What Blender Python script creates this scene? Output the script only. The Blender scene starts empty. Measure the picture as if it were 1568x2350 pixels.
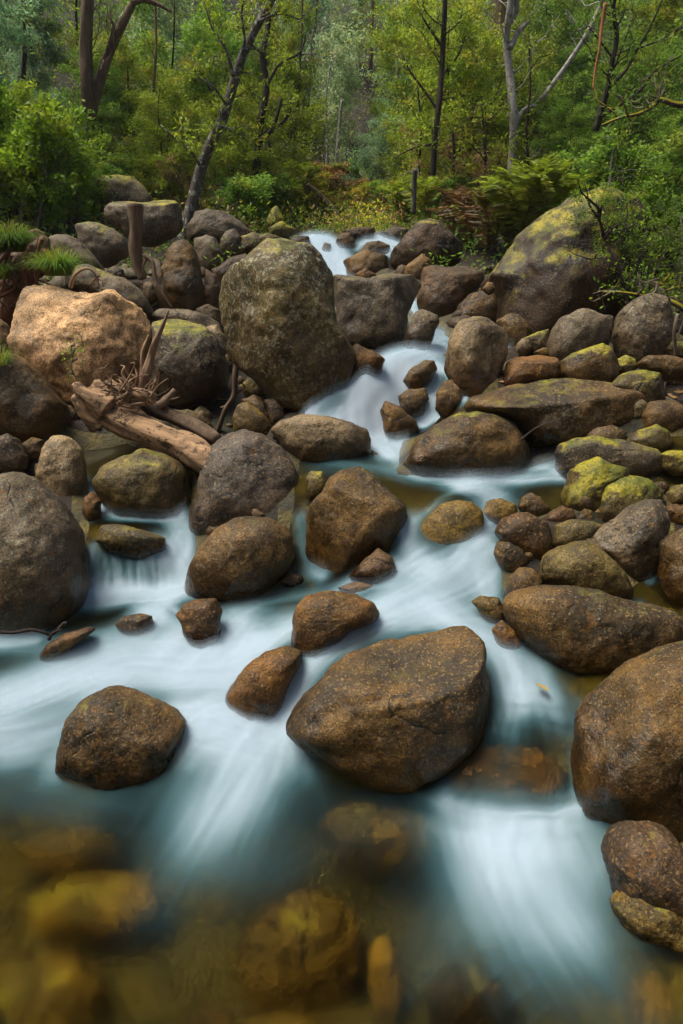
import bpy, bmesh, math, random
import numpy as np
from mathutils import Vector
R = math.radians
# ------------------------------------------------------------------ camera, sky, sun, exposure
scene = bpy.context.scene
col = scene.collection
FPX, PITCH, CAMH = 731.0, R(20.8), 1.6
cam_data = bpy.data.cameras.new('camera')
cam_data.sensor_fit = 'VERTICAL'
cam_data.angle = 2 * math.atan(512 / FPX)
cam_data.clip_start, cam_data.clip_end = 0.05, 600
cam = bpy.data.objects.new('camera', cam_data); col.objects.link(cam)
cam.location = (0, 0, CAMH); cam.rotation_euler = (R(90) - PITCH, 0, 0)
scene.camera = cam
SUN_EL, SUN_AZ = R(66), R(-85)          # azimuth clockwise from +Y (view direction)
world = bpy.data.worlds.new('World'); scene.world = world; world.use_nodes = True
wn = world.node_tree.nodes; wl = world.node_tree.links; wn.clear()
sky = wn.new('ShaderNodeTexSky'); sky.sky_type = 'NISHITA'; sky.sun_disc = False
sky.sun_elevation = SUN_EL; sky.sun_rotation = SUN_AZ; sky.air_density = 1.0; sky.dust_density = 3.0; sky.ozone_density = 0.6
bg = wn.new('ShaderNodeBackground'); bg.inputs[1].default_value = 0.05
wo = wn.new('ShaderNodeOutputWorld'); wl.new(sky.outputs[0], bg.inputs[0]); wl.new(bg.outputs[0], wo.inputs[0])
sun_d = bpy.data.lights.new('sun', 'SUN'); sun_d.energy = 2.6; sun_d.angle = R(34); sun_d.color = (1.0, 0.93, 0.82)
sun = bpy.data.objects.new('sun', sun_d); col.objects.link(sun); sun.location = (-4, 4, 12)
sun.rotation_euler = (R(90) - SUN_EL, 0, -SUN_AZ + math.pi)
sun_dir = Vector((math.sin(SUN_AZ) * math.cos(SUN_EL), math.cos(SUN_AZ) * math.cos(SUN_EL), math.sin(SUN_EL)))
sun.rotation_euler = sun_dir.to_track_quat('Z', 'Y').to_euler()
vs = scene.view_settings
vs.view_transform = 'Standard'; vs.look = 'None'; vs.exposure = 1.2; vs.gamma = 1.0; vs.use_curve_mapping = False
cy = scene.cycles
cy.use_denoising = True
try: cy.denoiser = 'OPENIMAGEDENOISE'
except Exception: pass
cy.max_bounces = 7; cy.diffuse_bounces = 3; cy.glossy_bounces = 2; cy.transmission_bounces = 4; cy.transparent_max_bounces = 12
cy.sample_clamp_indirect = 6.0; cy.use_adaptive_sampling = True; cy.adaptive_threshold = 0.03
random.seed(11); rng = np.random.default_rng(11)

# ------------------------------------------------------------------ helpers
SX, SY = 683 / 1568.0, 1024 / 2350.0    # traced photo coordinates (1568 x 2350) -> render pixels
RIGHT = np.array([1.0, 0, 0]); UP = np.array([0, math.sin(PITCH), math.cos(PITCH)]); FWD = np.array([0, math.cos(PITCH), -math.sin(PITCH)])
EYE = np.array([0, 0, CAMH])
def ray(x, y):                           # direction with unit depth along the view axis
    u = (np.asarray(x, float) * SX - 341.5) / FPX; v = (np.asarray(y, float) * SY - 512) / FPX
    return u[..., None] * RIGHT - v[..., None] * UP + FWD
def at_depth(x, y, z):                   # point at depth z along the view axis
    return EYE + ray(x, y) * z
def at_y(x, y, Y):                       # point at world distance Y in front of the viewer (Y: number or column)
    r = ray(x, y); return EYE + r * (Y / r[..., 1:2])
def smooth(a, b, x):
    t = np.clip((np.asarray(x, float) - a) / (b - a), 0, 1); return t * t * (3 - 2 * t)

def _hash(ix, iy, iz, s):
    h = (ix.astype(np.int64) * 374761393 + iy.astype(np.int64) * 668265263 + iz.astype(np.int64) * 2147483647 + s * 974634777) & 0xffffffff
    h = ((h ^ (h >> 13)) * 1274126177) & 0xffffffff
    return ((h ^ (h >> 16)) & 0xffff) / 32767.5 - 1.0
def vnoise(p, s=0):                      # smooth value noise in -1..1, p (n,3)
    f = np.floor(p); t = p - f; t = t * t * t * (t * (6 * t - 15) + 10); i = f.astype(np.int64)
    o = 0
    for dx in (0, 1):
        for dy in (0, 1):
            for dz in (0, 1):
                w = (t[:, 0] if dx else 1 - t[:, 0]) * (t[:, 1] if dy else 1 - t[:, 1]) * (t[:, 2] if dz else 1 - t[:, 2])
                o = o + w * _hash(i[:, 0] + dx, i[:, 1] + dy, i[:, 2] + dz, s)
    return o
def fbm(p, o=4, s=0, g=0.5):
    a, r = 1.0, 0
    for k in range(o):
        r = r + a * vnoise(p * 2 ** k + 17.3 * k, s + k); a *= g
    return r

def mesh_from(name, v, f, smooth_=True):
    m = bpy.data.meshes.new(name)
    v = np.asarray(v, np.float32); f = np.asarray(f, np.int32)
    k = f.shape[1]
    m.vertices.add(len(v)); m.vertices.foreach_set('co', v.ravel())
    m.loops.add(f.size); m.loops.foreach_set('vertex_index', f.ravel())
    m.polygons.add(len(f)); m.polygons.foreach_set('loop_start', np.arange(0, f.size, k, dtype=np.int32))
    try: m.polygons.foreach_set('loop_total', np.full(len(f), k, np.int32))
    except Exception: pass
    m.update(calc_edges=True)
    if smooth_: m.polygons.foreach_set('use_smooth', np.ones(len(f), bool))
    return m
def link(name, mesh, mat=None, parent=None, loc=None):
    o = bpy.data.objects.new(name, mesh); col.objects.link(o)
    if mat is not None and mesh is not None and len(mesh.materials) == 0: mesh.materials.append(mat)
    if parent is not None: o.parent = parent
    if loc is not None: o.location = loc
    return o
def tag(o, label=None, cat=None, group=None, kind=None):
    if label: o['label'] = label
    if cat: o['category'] = cat
    if group: o['group'] = group
    if kind: o['kind'] = kind
    return o
def empty(name, loc):
    o = bpy.data.objects.new(name, None); col.objects.link(o); o.location = loc; o.empty_display_size = 0.1; return o

class Tubes:                             # collects tapered tubes into one quad mesh
    def __init__(s): s.v = []; s.f = []; s.n = 0
    def add(s, pts, rad, sides=6, rough=0.0, seed=0):
        pts = np.asarray(pts, float); n = len(pts); rad = np.broadcast_to(np.asarray(rad, float), (n,))
        t = np.gradient(pts, axis=0); t /= np.linalg.norm(t, axis=1)[:, None] + 1e-9
        ref = np.array([0.31, 0.9, 0.2]) if abs(t[0, 1]) < 0.8 else np.array([0.9, 0.1, 0.3])
        a = np.cross(t, ref); a /= np.linalg.norm(a, axis=1)[:, None] + 1e-9; b = np.cross(t, a)
        th = np.linspace(0, 2 * math.pi, sides, endpoint=False)
        c = (np.cos(th)[None, :, None] * a[:, None] + np.sin(th)[None, :, None] * b[:, None])
        rr = rad[:, None] * np.ones((1, sides))
        if rough:
            q = np.stack([np.cos(th)[None] * 1.7 + 0 * rr, np.sin(th)[None] * 1.7 + 0 * rr, np.arange(n)[:, None] * (3.0 / n) + 0 * rr], -1).reshape(-1, 3) + seed * 7.7
            rr = rr * (1 + rough * fbm(q, 3, seed).reshape(n, sides))
        v = pts[:, None] + c * rr[..., None]
        i = np.arange(n - 1)[:, None] * sides; j = np.arange(sides)[None]; j2 = (j + 1) % sides
        f = np.stack([i + j, i + j2, i + sides + j2, i + sides + j], -1).reshape(-1, 4) + s.n
        s.v.append(v.reshape(-1, 3)); s.f.append(f); s.n += n * sides
        cap = np.array([pts[-1] + t[-1] * rad[-1] * 0.3, pts[0] - t[0] * rad[0] * 0.2]); s.v.append(cap)
        e = s.n; base0 = s.n - n * sides; l0 = s.n - sides
        k = np.arange(0, sides, 2)
        s.f.append(np.stack([l0 + k, l0 + (k + 1) % sides, l0 + (k + 2) % sides, 0 * k + e], -1))
        s.f.append(np.stack([base0 + (k + 2) % sides, base0 + (k + 1) % sides, base0 + k, 0 * k + e + 1], -1))
        s.n += 2
    def mesh(s, name, sm=True): return mesh_from(name, np.concatenate(s.v), np.concatenate(s.f), sm)
def spline(p, n):                        # Catmull-Rom resample
    p = np.asarray(p, float); q = np.vstack([2 * p[0] - p[1], p, 2 * p[-1] - p[-2]])
    t = np.linspace(0, len(p) - 1 - 1e-6, n); i = t.astype(int); u = (t - i)[:, None]
    a, b, c, d = q[i], q[i + 1], q[i + 2], q[i + 3]
    return 0.5 * (2 * b + (c - a) * u + (2 * a - 5 * b + 4 * c - d) * u ** 2 + (3 * b - a - 3 * c + d) * u ** 3)
def leaves_mesh(name, pos, dirs, ln, wd):   # one folded diamond per leaf
    n = len(pos); d = dirs / (np.linalg.norm(dirs, axis=1)[:, None] + 1e-9)
    r = rng.normal(size=(n, 3)); s = np.cross(d, r); s /= np.linalg.norm(s, axis=1)[:, None] + 1e-9
    nn = np.cross(d, s)
    ln = np.broadcast_to(ln, (n,))[:, None]; wd = np.broadcast_to(wd, (n,))[:, None]
    v = np.stack([pos, pos + d * ln * .45 + s * wd * .5 + nn * wd * .15, pos + d * ln, pos + d * ln * .45 - s * wd * .5 + nn * wd * .15], 1)
    return mesh_from(name, v.reshape(-1, 3), np.arange(4 * n).reshape(n, 4), False)

# ------------------------------------------------------------------ node materials
class NT:
    def __init__(s, name):
        s.m = bpy.data.materials.new(name); s.m.use_nodes = True; s.t = s.m.node_tree; s.t.nodes.clear()
    def n(s, typ, ins=None, out=0, **kw):
        x = s.t.nodes.new('ShaderNode' + typ)
        for k, v in kw.items(): setattr(x, k, v)
        for k, v in (ins or {}).items():
            sock = x.inputs[k]
            if hasattr(v, 'is_output'): s.t.links.new(v, sock)
            else: sock.default_value = v
        return x.outputs[out] if out is not None else x
    def math(s, op, a, b=0.0, c=0.0, clamp=False): return s.n('Math', {0: a, 1: b, 2: c}, operation=op, use_clamp=clamp)
    def mix(s, f, a, b, blend='MIX'):
        x = s.t.nodes.new('ShaderNodeMix'); x.data_type = 'RGBA'; x.blend_type = blend; x.clamp_factor = True
        for i, v in ((0, f), (6, a), (7, b)):
            if hasattr(v, 'is_output'): s.t.links.new(v, x.inputs[i])
            else: x.inputs[i].default_value = v if i == 0 else (tuple(v) + (1,) if len(v) == 3 else v)
        return x.outputs[2]
    def ramp(s, f, a, b, lo=0.0, hi=1.0): return s.n('MapRange', {0: f, 1: a, 2: b, 3: lo, 4: hi}, interpolation_type='SMOOTHSTEP')
    def noise(s, co, scale, detail=3, rough=.55, dist=0.0): return s.n('TexNoise', {'Vector': co, 'Scale': scale, 'Detail': detail, 'Roughness': rough, 'Distortion': dist})
    def out(s, surf): s.n('OutputMaterial', {0: surf}, out=None); return s.m

def rock_material():
    t = NT('granite')
    tc = t.n('TexCoord', out=None); oi = t.n('ObjectInfo', out=None)
    off = t.n('VectorMath', {0: oi.outputs['Random'], 1: (91.0, 37.0, 53.0)}, operation='MULTIPLY')
    gs = t.math('ADD', .78, t.math('MULTIPLY', oi.outputs['Random'], .55))
    co = t.n('VectorMath', {0: t.n('VectorMath', {0: tc.outputs['Object'], 'Scale': gs}, operation='SCALE'), 1: off}, operation='ADD')
    at = lambda nm, o: t.n('Attribute', attribute_type='OBJECT', attribute_name=nm, out=o)
    ca, cb, cs = at('tone_a', 0), at('tone_b', 0), at('stain_tone', 0)
    moss, lich, stain, wet = at('moss', 2), at('lichen', 2), at('stain', 2), at('wet', 2)
    gen = t.n('SeparateXYZ', {0: tc.outputs['Generated']}, out=2)
    nz = t.n('SeparateXYZ', {0: t.n('NewGeometry', out=1)}, out=2)
    big = t.noise(co, 2.6, 3, .6); mid = t.noise(co, 11, 3, .65); mid2 = t.noise(co, 5.3, 4, .7)
    sp = t.noise(co, 85, 2, .7); sp2 = t.noise(co, 170, 0, .5); sp3 = t.noise(co, 95, 1, .6)
    c = t.mix(t.ramp(big, .38, .62), ca, cb)
    # iron and algae stain, strongest towards the waterline
    sf = t.math('ADD', gen, t.math('MULTIPLY', t.math('SUBTRACT', mid2, .5), 1.5))
    sf = t.math('MULTIPLY', t.ramp(sf, .78, .22), stain)
    c = t.mix(sf, c, cs)
    # mottling and mineral grain
    c = t.mix(1.0, c, t.n('CombineColor', {0: t.ramp(mid, .28, .72, .58, 1.4), 1: t.ramp(mid, .28, .72, .58, 1.38), 2: t.ramp(mid, .28, .72, .52, 1.36)}), 'MULTIPLY')
    g1 = t.ramp(sp, .33, .68, .5, 1.55)
    rnd2 = t.math('FRACT', t.math('MULTIPLY', oi.outputs['Random'], 37.7))
    c = t.mix(t.math('ADD', .2, t.math('MULTIPLY', rnd2, .6)), c, t.n('CombineColor', {0: g1, 1: g1, 2: g1}), 'MULTIPLY')
    crk = t.math('MULTIPLY', t.ramp(t.math('ABSOLUTE', t.math('SUBTRACT', t.noise(co, 1.7, 3, .55), .5)), .009, .002), t.ramp(mid2, .5, .56))
    c = t.mix(t.math('MULTIPLY', crk, .8), c, (.010, .008, .006))
    c = t.mix(t.math('MULTIPLY', t.ramp(sp3, .57, .68), .55), c, t.mix(.65, ca, (.36, .22, .07)))
    c = t.mix(t.math('MULTIPLY', t.ramp(sp2, .57, .66), .75), c, (.012, .010, .009))
    rust = t.math('MULTIPLY', t.ramp(t.noise(co, 24, 3, .6), .55, .66), t.math('MULTIPLY', t.ramp(mid2, .42, .6), stain))
    c = t.mix(t.math('MULTIPLY', rust, .4), c, (.27, .115, .012))
    # black pits
    vo = t.n('TexVoronoi', {'Vector': co, 'Scale': 7.0, 'Randomness': 1.0})
    pit = t.math('MULTIPLY', t.ramp(t.math('ADD', vo, t.math('MULTIPLY', t.math('SUBTRACT', sp3, .5), .25)), .11, .05), t.ramp(mid2, .45, .55))
    c = t.mix(t.math('MULTIPLY', pit, .8), c, (.012, .012, .009))
    # moss: patches on the shoulders, film elsewhere
    mf = t.math('ADD', t.math('MULTIPLY', nz, .42), t.math('ADD', t.math('MULTIPLY', big, .7), t.math('MULTIPLY', mid, .75)))
    mf = t.ramp(t.math('ADD', mf, t.math('MULTIPLY', moss, .75)), 1.22, 1.5)
    mossc = t.mix(t.math('MULTIPLY', t.ramp(sp, .38, .7), .65), t.mix(t.ramp(mid2, .4, .6), (.095, .105, .008), (.36, .30, .009)), (.045, .052, .005))
    c = t.mix(t.math('MULTIPLY', mf, .9), c, mossc)
    # lichen flecks
    lf = t.math('MULTIPLY', t.ramp(t.math('ADD', t.noise(co, 52, 3, .75), t.math('MULTIPLY', lich, .11)), .63, .69), t.ramp(t.math('ADD', mid2, t.math('MULTIPLY', lich, .15)), .45, .6))
    c = t.mix(t.math('MULTIPLY', lf, t.math('MINIMUM', t.math('MULTIPLY', lich, 1.6), .65)), c, t.mix(big, (.30, .29, .13), (.33, .32, .26)))
    wf = t.math('MULTIPLY', t.ramp(t.math('ADD', gen, t.math('MULTIPLY', t.math('SUBTRACT', mid, .5), .6)), .78, .40), wet)
    c = t.mix(wf, c, t.mix(1.0, c, (.27, .21, .15), 'MULTIPLY'))
    rough = t.math('SUBTRACT', t.math('ADD', .6, t.math('MULTIPLY', sp, .2)), t.math('MULTIPLY', wf, .5))
    hgt = t.math('ADD', t.math('MULTIPLY', t.noise(co, 13, 2, .6), .9), t.math('MULTIPLY', sp, .6))
    hgt = t.math('SUBTRACT', hgt, t.math('MULTIPLY', crk, .5))
    bump = t.n('Bump', {'Strength': .45, 'Distance': .014, 'Height': hgt})
    p = t.n('BsdfPrincipled', {'Base Color': c, 'Roughness': rough, 'Specular IOR Level': .4, 'Normal': bump})
    return t.out(p)

def leaf_material(name, c1, c2, c3=None, trans=.48, patch=1.3):
    c1, c2, c3 = [tuple(x * k_ for x, k_ in zip(c, (2.5, 2.3, 2.0))) for c in (c1, c2, c3)]
    t = NT(name)
    isl = t.n('NewGeometry', out=8); oi = t.n('ObjectInfo', out=None); tc = t.n('TexCoord', out=3)
    nz = t.noise(tc, patch, 3, .6)
    c = t.mix(t.ramp(nz, .35, .65), c1, c2)
    if c3: c = t.mix(t.ramp(t.noise(t.n('VectorMath', {0: tc, 1: (7.3, 2.1, 5.5)}, operation='ADD'), patch * 2.3, 2, .5), .52, .68), c, c3)
    v = t.math('ADD', .55, t.math('MULTIPLY', isl, .85)); v = t.math('MULTIPLY', v, t.math('ADD', .8, t.math('MULTIPLY', oi.outputs['Random'], .45)))
    c = t.mix(1.0, c, t.n('CombineColor', {0: v, 1: v, 2: v}), 'MULTIPLY')
    p = t.n('BsdfPrincipled', {'Base Color': c, 'Roughness': .55, 'Specular IOR Level': .3})
    tr = t.n('BsdfTranslucent', {0: c})
    return t.out(t.n('MixShader', {0: trans, 1: p, 2: tr}))

def bark_material(name, c1, c2, spots=None, scale=14, stretch=.22, moss=None, bump=.6, axis=None):
    t = NT(name); tc = t.n('TexCoord', out=3)
    if axis:
        dt = t.n('VectorMath', {0: tc, 1: axis}, operation='DOT_PRODUCT', out=1)
        co = t.n('VectorMath', {0: tc, 1: t.n('VectorMath', {0: axis, 'Scale': t.math('MULTIPLY', dt, stretch - 1)}, operation='SCALE')}, operation='ADD')
    else: co = t.n('VectorMath', {0: tc, 1: (1, 1, stretch)}, operation='MULTIPLY')
    n1 = t.noise(co, scale * 2.2, 4, .65, .3); n2 = t.noise(co, scale * .5, 3, .6)
    c = t.mix(t.ramp(n1, .35, .65), c1, c2)
    c = t.mix(t.math('MULTIPLY', t.ramp(n2, .5, .7), .5), c, tuple(x * .45 for x in c1))
    if spots: c = t.mix(t.math('MULTIPLY', t.ramp(t.noise(tc, 22, 4, .7), .54, .60), .85), c, spots)
    if moss:
        nz = t.n('SeparateXYZ', {0: t.n('NewGeometry', out=1)}, out=2)
        c = t.mix(t.ramp(t.math('ADD', nz, t.math('MULTIPLY', n2, 1.2)), .5, .95), c, moss)
    b = t.n('Bump', {'Strength': bump, 'Distance': .012, 'Height': t.math('ADD', n1, t.math('MULTIPLY', n2, .6))})
    return t.out(t.n('BsdfPrincipled', {'Base Color': c, 'Roughness': .85, 'Specular IOR Level': .2, 'Normal': b}))
# ------------------------------------------------------------------ the lie of the land
# height of the water surface and of the banks, surveyed at points of the valley (photo x, photo y, height in metres)
CTRL = [(0,2350,0),(400,2350,0),(800,2350,0),(1200,2350,0),(1568,2350,0),(100,2000,0),(500,2000,0),(900,2000,0),(1300,2000,0),(1500,2150,0),
 (250,1790,0),(0,1800,0),(700,1850,0),(900,1830,0),(1180,1875,0),(1568,1960,.02),(1080,1830,.01),
 (0,1650,.08),(300,1560,.12),(500,1650,.08),(600,1690,.05),(0,1500,.15),(200,1480,.17),(420,1500,.16),(560,1480,.17),(0,1430,.19),(300,1390,.2),(430,1360,.22),(560,1380,.21),(650,1340,.23),
 (220,1345,.21),(290,1348,.21),(360,1345,.21),(220,1264,.33),(290,1266,.33),(350,1264,.335),(240,1200,.37),(330,1190,.38),(415,1270,.29),(400,1200,.36),(205,1120,.43),
 (800,1400,.27),(650,1400,.22),(950,1400,.3),(1080,1400,.3),(1000,1300,.37),(930,1250,.41),(1130,1340,.33),(1130,1250,.42),(1110,1190,.48),(1160,1215,.44),
 (1150,1480,.27),(1200,1560,.22),(1170,1640,.19),(1150,1692,.155),(1260,1692,.155),(1140,1790,.055),(1260,1790,.055),(1330,1640,.18),
 (750,1490,.23),(690,1550,.17),(640,1640,.07),
 (900,1100,.57),(850,1060,.59),(1000,1120,.56),(1100,1120,.565),(1000,1050,.605),(1250,1095,.6),(1200,1050,.63),(730,1060,.59),(690,1290,.29),(690,1200,.42),
 (1040,1165,.54),(1020,1240,.43),
 (930,1010,.63),(860,1000,.64),(760,960,.66),(950,960,.69),(1010,965,.7),(780,905,.81),(850,870,.9),(740,905,.83),(930,830,.95),(1050,900,.86),(870,826,.955),(1000,800,.98),
 (1000,770,1.02),(950,700,1.12),(1190,795,1.0),(800,660,6.1,1),(770,630,6.45,1),(760,600,6.62,1),(740,570,6.8,1),(720,548,6.95,1),(700,545,7.0,1),(870,590,6.75,1),(880,550,7.1,1),(900,575,6.9,1),(720,541,7.5,1),(880,542,7.7,1),
 (250,1040,.52),(150,1050,.51),
 (1450,1110,.6),(1560,1065,.68),(1568,1200,.5),(1400,1260,.43),(1568,1385,.34),(1300,1300,.4),(1250,1200,.5),(1440,1160,.55),(1568,1500,.3),(1500,1865,.08),(1450,1510,.26),
 (1450,940,.85),(1560,870,.95),(1300,880,.91),(1500,820,1.0),(1400,770,1.09),(1250,765,1.03),(1100,745,1.05),(1520,720,1.17),(1560,610,1.4),(1300,570,1.48),(1060,605,1.38),(1000,560,1.5),
 (0,1080,.52),(80,1060,.52),(0,1000,.62),(500,1000,.64),(560,990,.64),(620,970,.67),(520,905,.76),(430,910,.75),(300,905,.76),(100,1000,.62),(350,735,1.08),(500,745,1.05),(20,810,.9),(0,700,1.15),(700,945,.69),
 (240,630,1.32),(420,715,1.1),(480,615,1.36),(600,585,1.42),(345,548,1.555),(180,600,1.38),(60,565,1.5)]
def valley(X, Y):
    z = np.interp(Y, [-40, -14, -4, 0, 1.5, 4, 7, 9.5, 14, 100], [22, 4, -.3, -.15, 0, .9, 1.42, 1.66, 2.3, 48])  # rise behind the viewer: unseen hill added to block low sky light
    w = np.interp(Y, [0, 6, 9], [3.2, 2.4, 1.1])
    return z + np.maximum(0, np.abs(X + 0.1) - w) * np.interp(Y, [-20, 2, 9, 30], [.5, .42, .4, .2])
cp = []
for c_ in CTRL:                            # a fourth value means the third is the distance instead
    r = ray(c_[0], c_[1]); t = c_[2] / r[1] if len(c_) > 3 else (c_[2] - CAMH) / r[2]; cp.append((r[0] * t, r[1] * t, CAMH + r[2] * t))
for X, Y in [(-5,0),(5,0),(-5,2.5),(5,2.5),(-5.5,5),(5.5,5),(-6,8),(6,8),(0,10.5),(-2.5,9.5),(2.5,9.5),(-6,11),(6,11),(0,13),(0,-1),(-2,-1),(2,-1),(-1.3,12),(3,12.5)]:
    cp.append((X, Y, float(valley(np.array(X, float), np.array(Y, float)))))
cp = np.array(cp)
def _tps(r2): return 0.5 * r2 * np.log(r2 + 1e-9)
_n = len(cp); _d2 = ((cp[:, None, :2] - cp[None, :, :2]) ** 2).sum(-1)
_A = np.zeros((_n + 3, _n + 3)); _A[:_n, :_n] = _tps(_d2) + np.eye(_n) * 2e-4
_A[:_n, _n] = 1; _A[:_n, _n + 1:] = cp[:, :2]; _A[_n, :_n] = 1; _A[_n + 1:, :_n] = cp[:, :2].T
_w = np.linalg.solve(_A, np.concatenate([cp[:, 2], [0, 0, 0]]))
def level(X, Y):                          # water / bank reference surface
    sh = np.shape(X); X = np.ravel(np.asarray(X, float)); Y = np.ravel(np.asarray(Y, float)); o = np.empty(len(X))
    for i in range(0, len(X), 20000):
        x, y = X[i:i + 20000], Y[i:i + 20000]
        d2 = (x[:, None] - cp[None, :, 0]) ** 2 + (y[:, None] - cp[None, :, 1]) ** 2
        o[i:i + 20000] = _tps(d2) @ _w[:_n] + _w[_n] + _w[_n + 1] * x + _w[_n + 2] * y
    f = np.maximum(smooth(9.5, 12.5, Y), np.maximum(smooth(4.4, 5.8, np.abs(X)), smooth(.3, -.7, Y)))
    return (o * (1 - f) + valley(X, Y) * f).reshape(sh)
_T = np.concatenate([np.linspace(1.0, 12, 520), np.linspace(12, 60, 300)[1:]])
def hit(x, y):                            # where the line of sight through a photo point meets the reference surface
    r = ray(x, y); P = EYE + r[None] * _T[:, None]
    below = np.nonzero(P[:, 2] < level(P[:, 0], P[:, 1]))[0]
    if len(below) == 0: return None, 12.0
    k = below[0]
    if k == 0: return P[0], _T[0]
    a, b = _T[k - 1], _T[k]
    for _ in range(12):
        m = .5 * (a + b); q = EYE + r * m
        if q[2] < float(level(q[0], q[1])): b = m
        else: a = m
    return EYE + r * b, b
def project(poly): return np.array([hit(x, y)[0][:2] for x, y in poly])
CHANNEL = [[(-260,2600),(-260,1400),(60,1400),(190,1335),(185,1135),(440,1135),(445,1345),(640,1320),(655,1230),(680,1060),(860,1040),(700,970),(700,885),(850,785),(1000,785),(1100,885),(1095,945),(1000,985),(930,1012),(915,1088),(1295,1045),(1295,1180),(1140,1190),(1165,1380),(1260,1500),(1460,1530),(1400,1700),(1345,1810),(1420,1900),(1568,1880),(1850,2600)],
 [(985,812),(915,765),(935,690),(800,665),(650,570),(650,548),(925,548),(925,595),(830,625),(870,645),(985,695),(1035,770),(1210,792),(1040,812)],
 [(180,1065),(150,1015),(300,1010),(460,1090),(440,1140),(190,1140)],
 [(1490,1255),(1640,1255),(1640,1440),(1460,1410),(1425,1370)], [(1430,1045),(1530,1000),(1640,1000),(1640,1150),(1540,1150)]]
CHW = [project(p) for p in CHANNEL]
def inside_dist(X, Y):                    # signed distance to the stream channel, positive inside
    best = np.full(np.shape(X), -1e9)
    for P in CHW:
        d = np.full(np.shape(X), 1e9); ins = np.zeros(np.shape(X), bool)
        for (x0, y0), (x1, y1) in zip(P, np.roll(P, -1, 0)):
            dx, dy = x1 - x0, y1 - y0; t = np.clip(((X - x0) * dx + (Y - y0) * dy) / (dx * dx + dy * dy + 1e-12), 0, 1)
            d = np.minimum(d, np.hypot(X - x0 - t * dx, Y - y0 - t * dy))
            c = ((y0 > Y) != (y1 > Y)) & (X < (x1 - x0) * (Y - y0) / (y1 - y0 + 1e-12) + x0); ins ^= c
        best = np.maximum(best, np.where(ins, d, -d))
    return best
PIT = [(*hit(1170, 1770)[0][:2], .22, .17), (*hit(1035, 1200)[0][:2], .13, .06)]   # scoured hollows under the falls
def ground_z(X, Y):
    X = np.asarray(X, float); Y = np.asarray(Y, float)
    d = inside_dist(X, Y); L = level(X, Y)
    q = np.stack([X.ravel(), Y.ravel(), 0 * X.ravel()], 1)
    n = fbm(q * 1.6, 4, 5).reshape(X.shape)
    depth = .05 + .24 * smooth(0, .5, d) * np.interp(Y, [1.2, 3, 6], [1.25, .8, .5])
    pit = sum(pd * np.exp(-((X - px_) ** 2 + (Y - py_) ** 2) / pr ** 2) for px_, py_, pr, pd in PIT)
    bank = .012 + .05 * smooth(0, .5, -d) - .19 * smooth(.10, .34, -d) * smooth(7.4, 6.4, Y) * smooth(1.4, 2.2, Y)
    return L - pit + np.where(d > -.03, -depth * smooth(-.05, .12, d) + .01, bank) + n * .035 * smooth(-.6, .3, np.abs(d)) + n * .12 * smooth(9, 16, Y)

def perspective_grid(us, ys): U, Yv = np.meshgrid(us, ys); return U * (Yv + .35), Yv
def grid_faces(nr, nc):
    i = np.arange(nr - 1)[:, None] * nc + np.arange(nc - 1)[None]
    return np.stack([i, i + 1, i + nc + 1, i + nc], -1).reshape(-1, 4)

# materials of the setting
t = NT('forest_floor'); tc = t.n('TexCoord', out=3)
n1 = t.noise(tc, 2.2, 4, .6); n2 = t.noise(tc, 26, 5, .7); n3 = t.noise(tc, 9, 4, .65)
c = t.mix(t.ramp(n3, .35, .65), (.012, .008, .005), (.034, .021, .011)); c = t.mix(t.ramp(n1, .5, .66), c, (.02, .024, .007))  # soil darkened so the gaps between boulders read as shadow
c = t.mix(t.ramp(n2, .55, .75), c, (.075, .045, .022)); c = t.mix(t.ramp(n2, .45, .3), c, (.012, .009, .006))
MAT_SOIL = t.out(t.n('BsdfPrincipled', {'Base Color': c, 'Roughness': .9, 'Normal': t.n('Bump', {'Strength': .9, 'Distance': .03, 'Height': t.math('ADD', n2, n3)})}))
t = NT('stream_bed'); tc = t.n('TexCoord', out=3)
n1 = t.noise(tc, 1.8, 3, .6); n2 = t.noise(tc, 7, 4, .65); n3 = t.noise(tc, 40, 4, .7)
c = t.mix(t.ramp(n1, .4, .62), (.050, .043, .013), (.15, .115, .022)); c = t.mix(t.ramp(n2, .48, .66), c, (.030, .028, .013)); c = t.mix(t.ramp(n3, .5, .7), c, (.08, .05, .018))
MAT_BED = t.out(t.n('BsdfPrincipled', {'Base Color': c, 'Roughness': .8, 'Normal': t.n('Bump', {'Strength': .8, 'Distance': .03, 'Height': t.math('ADD', n2, n3)})}))
MAT_ROCK = rock_material()

# one sheet of ground from behind the viewer to the ridge
ys = np.concatenate([np.linspace(-26, .2, 28), np.linspace(.3, 12, 330), np.linspace(12.3, 62, 90)])
us = np.concatenate([np.linspace(-1.3, -.85, 12), np.linspace(-.82, .82, 210), np.linspace(.85, 1.3, 12)])
U, Yv = np.meshgrid(us, ys); GX = U * (np.abs(Yv) + 1.2 + 6 * smooth(.8, 1.3, np.abs(U))); GY = Yv
GZ = ground_z(GX, GY)
gm = mesh_from('ground', np.stack([GX, GY, GZ], -1).reshape(-1, 3), grid_faces(*GX.shape))
gm.materials.append(MAT_SOIL); gm.materials.append(MAT_BED)
gd = inside_dist(GX, GY); fc = (gd[:-1, :-1] > -.06).astype(np.int32).ravel(); gm.polygons.foreach_set('material_index', fc)
GROUND_TOP = float(GZ.max()); ground = link('ground', gm); tag(ground, kind='structure')
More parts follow.
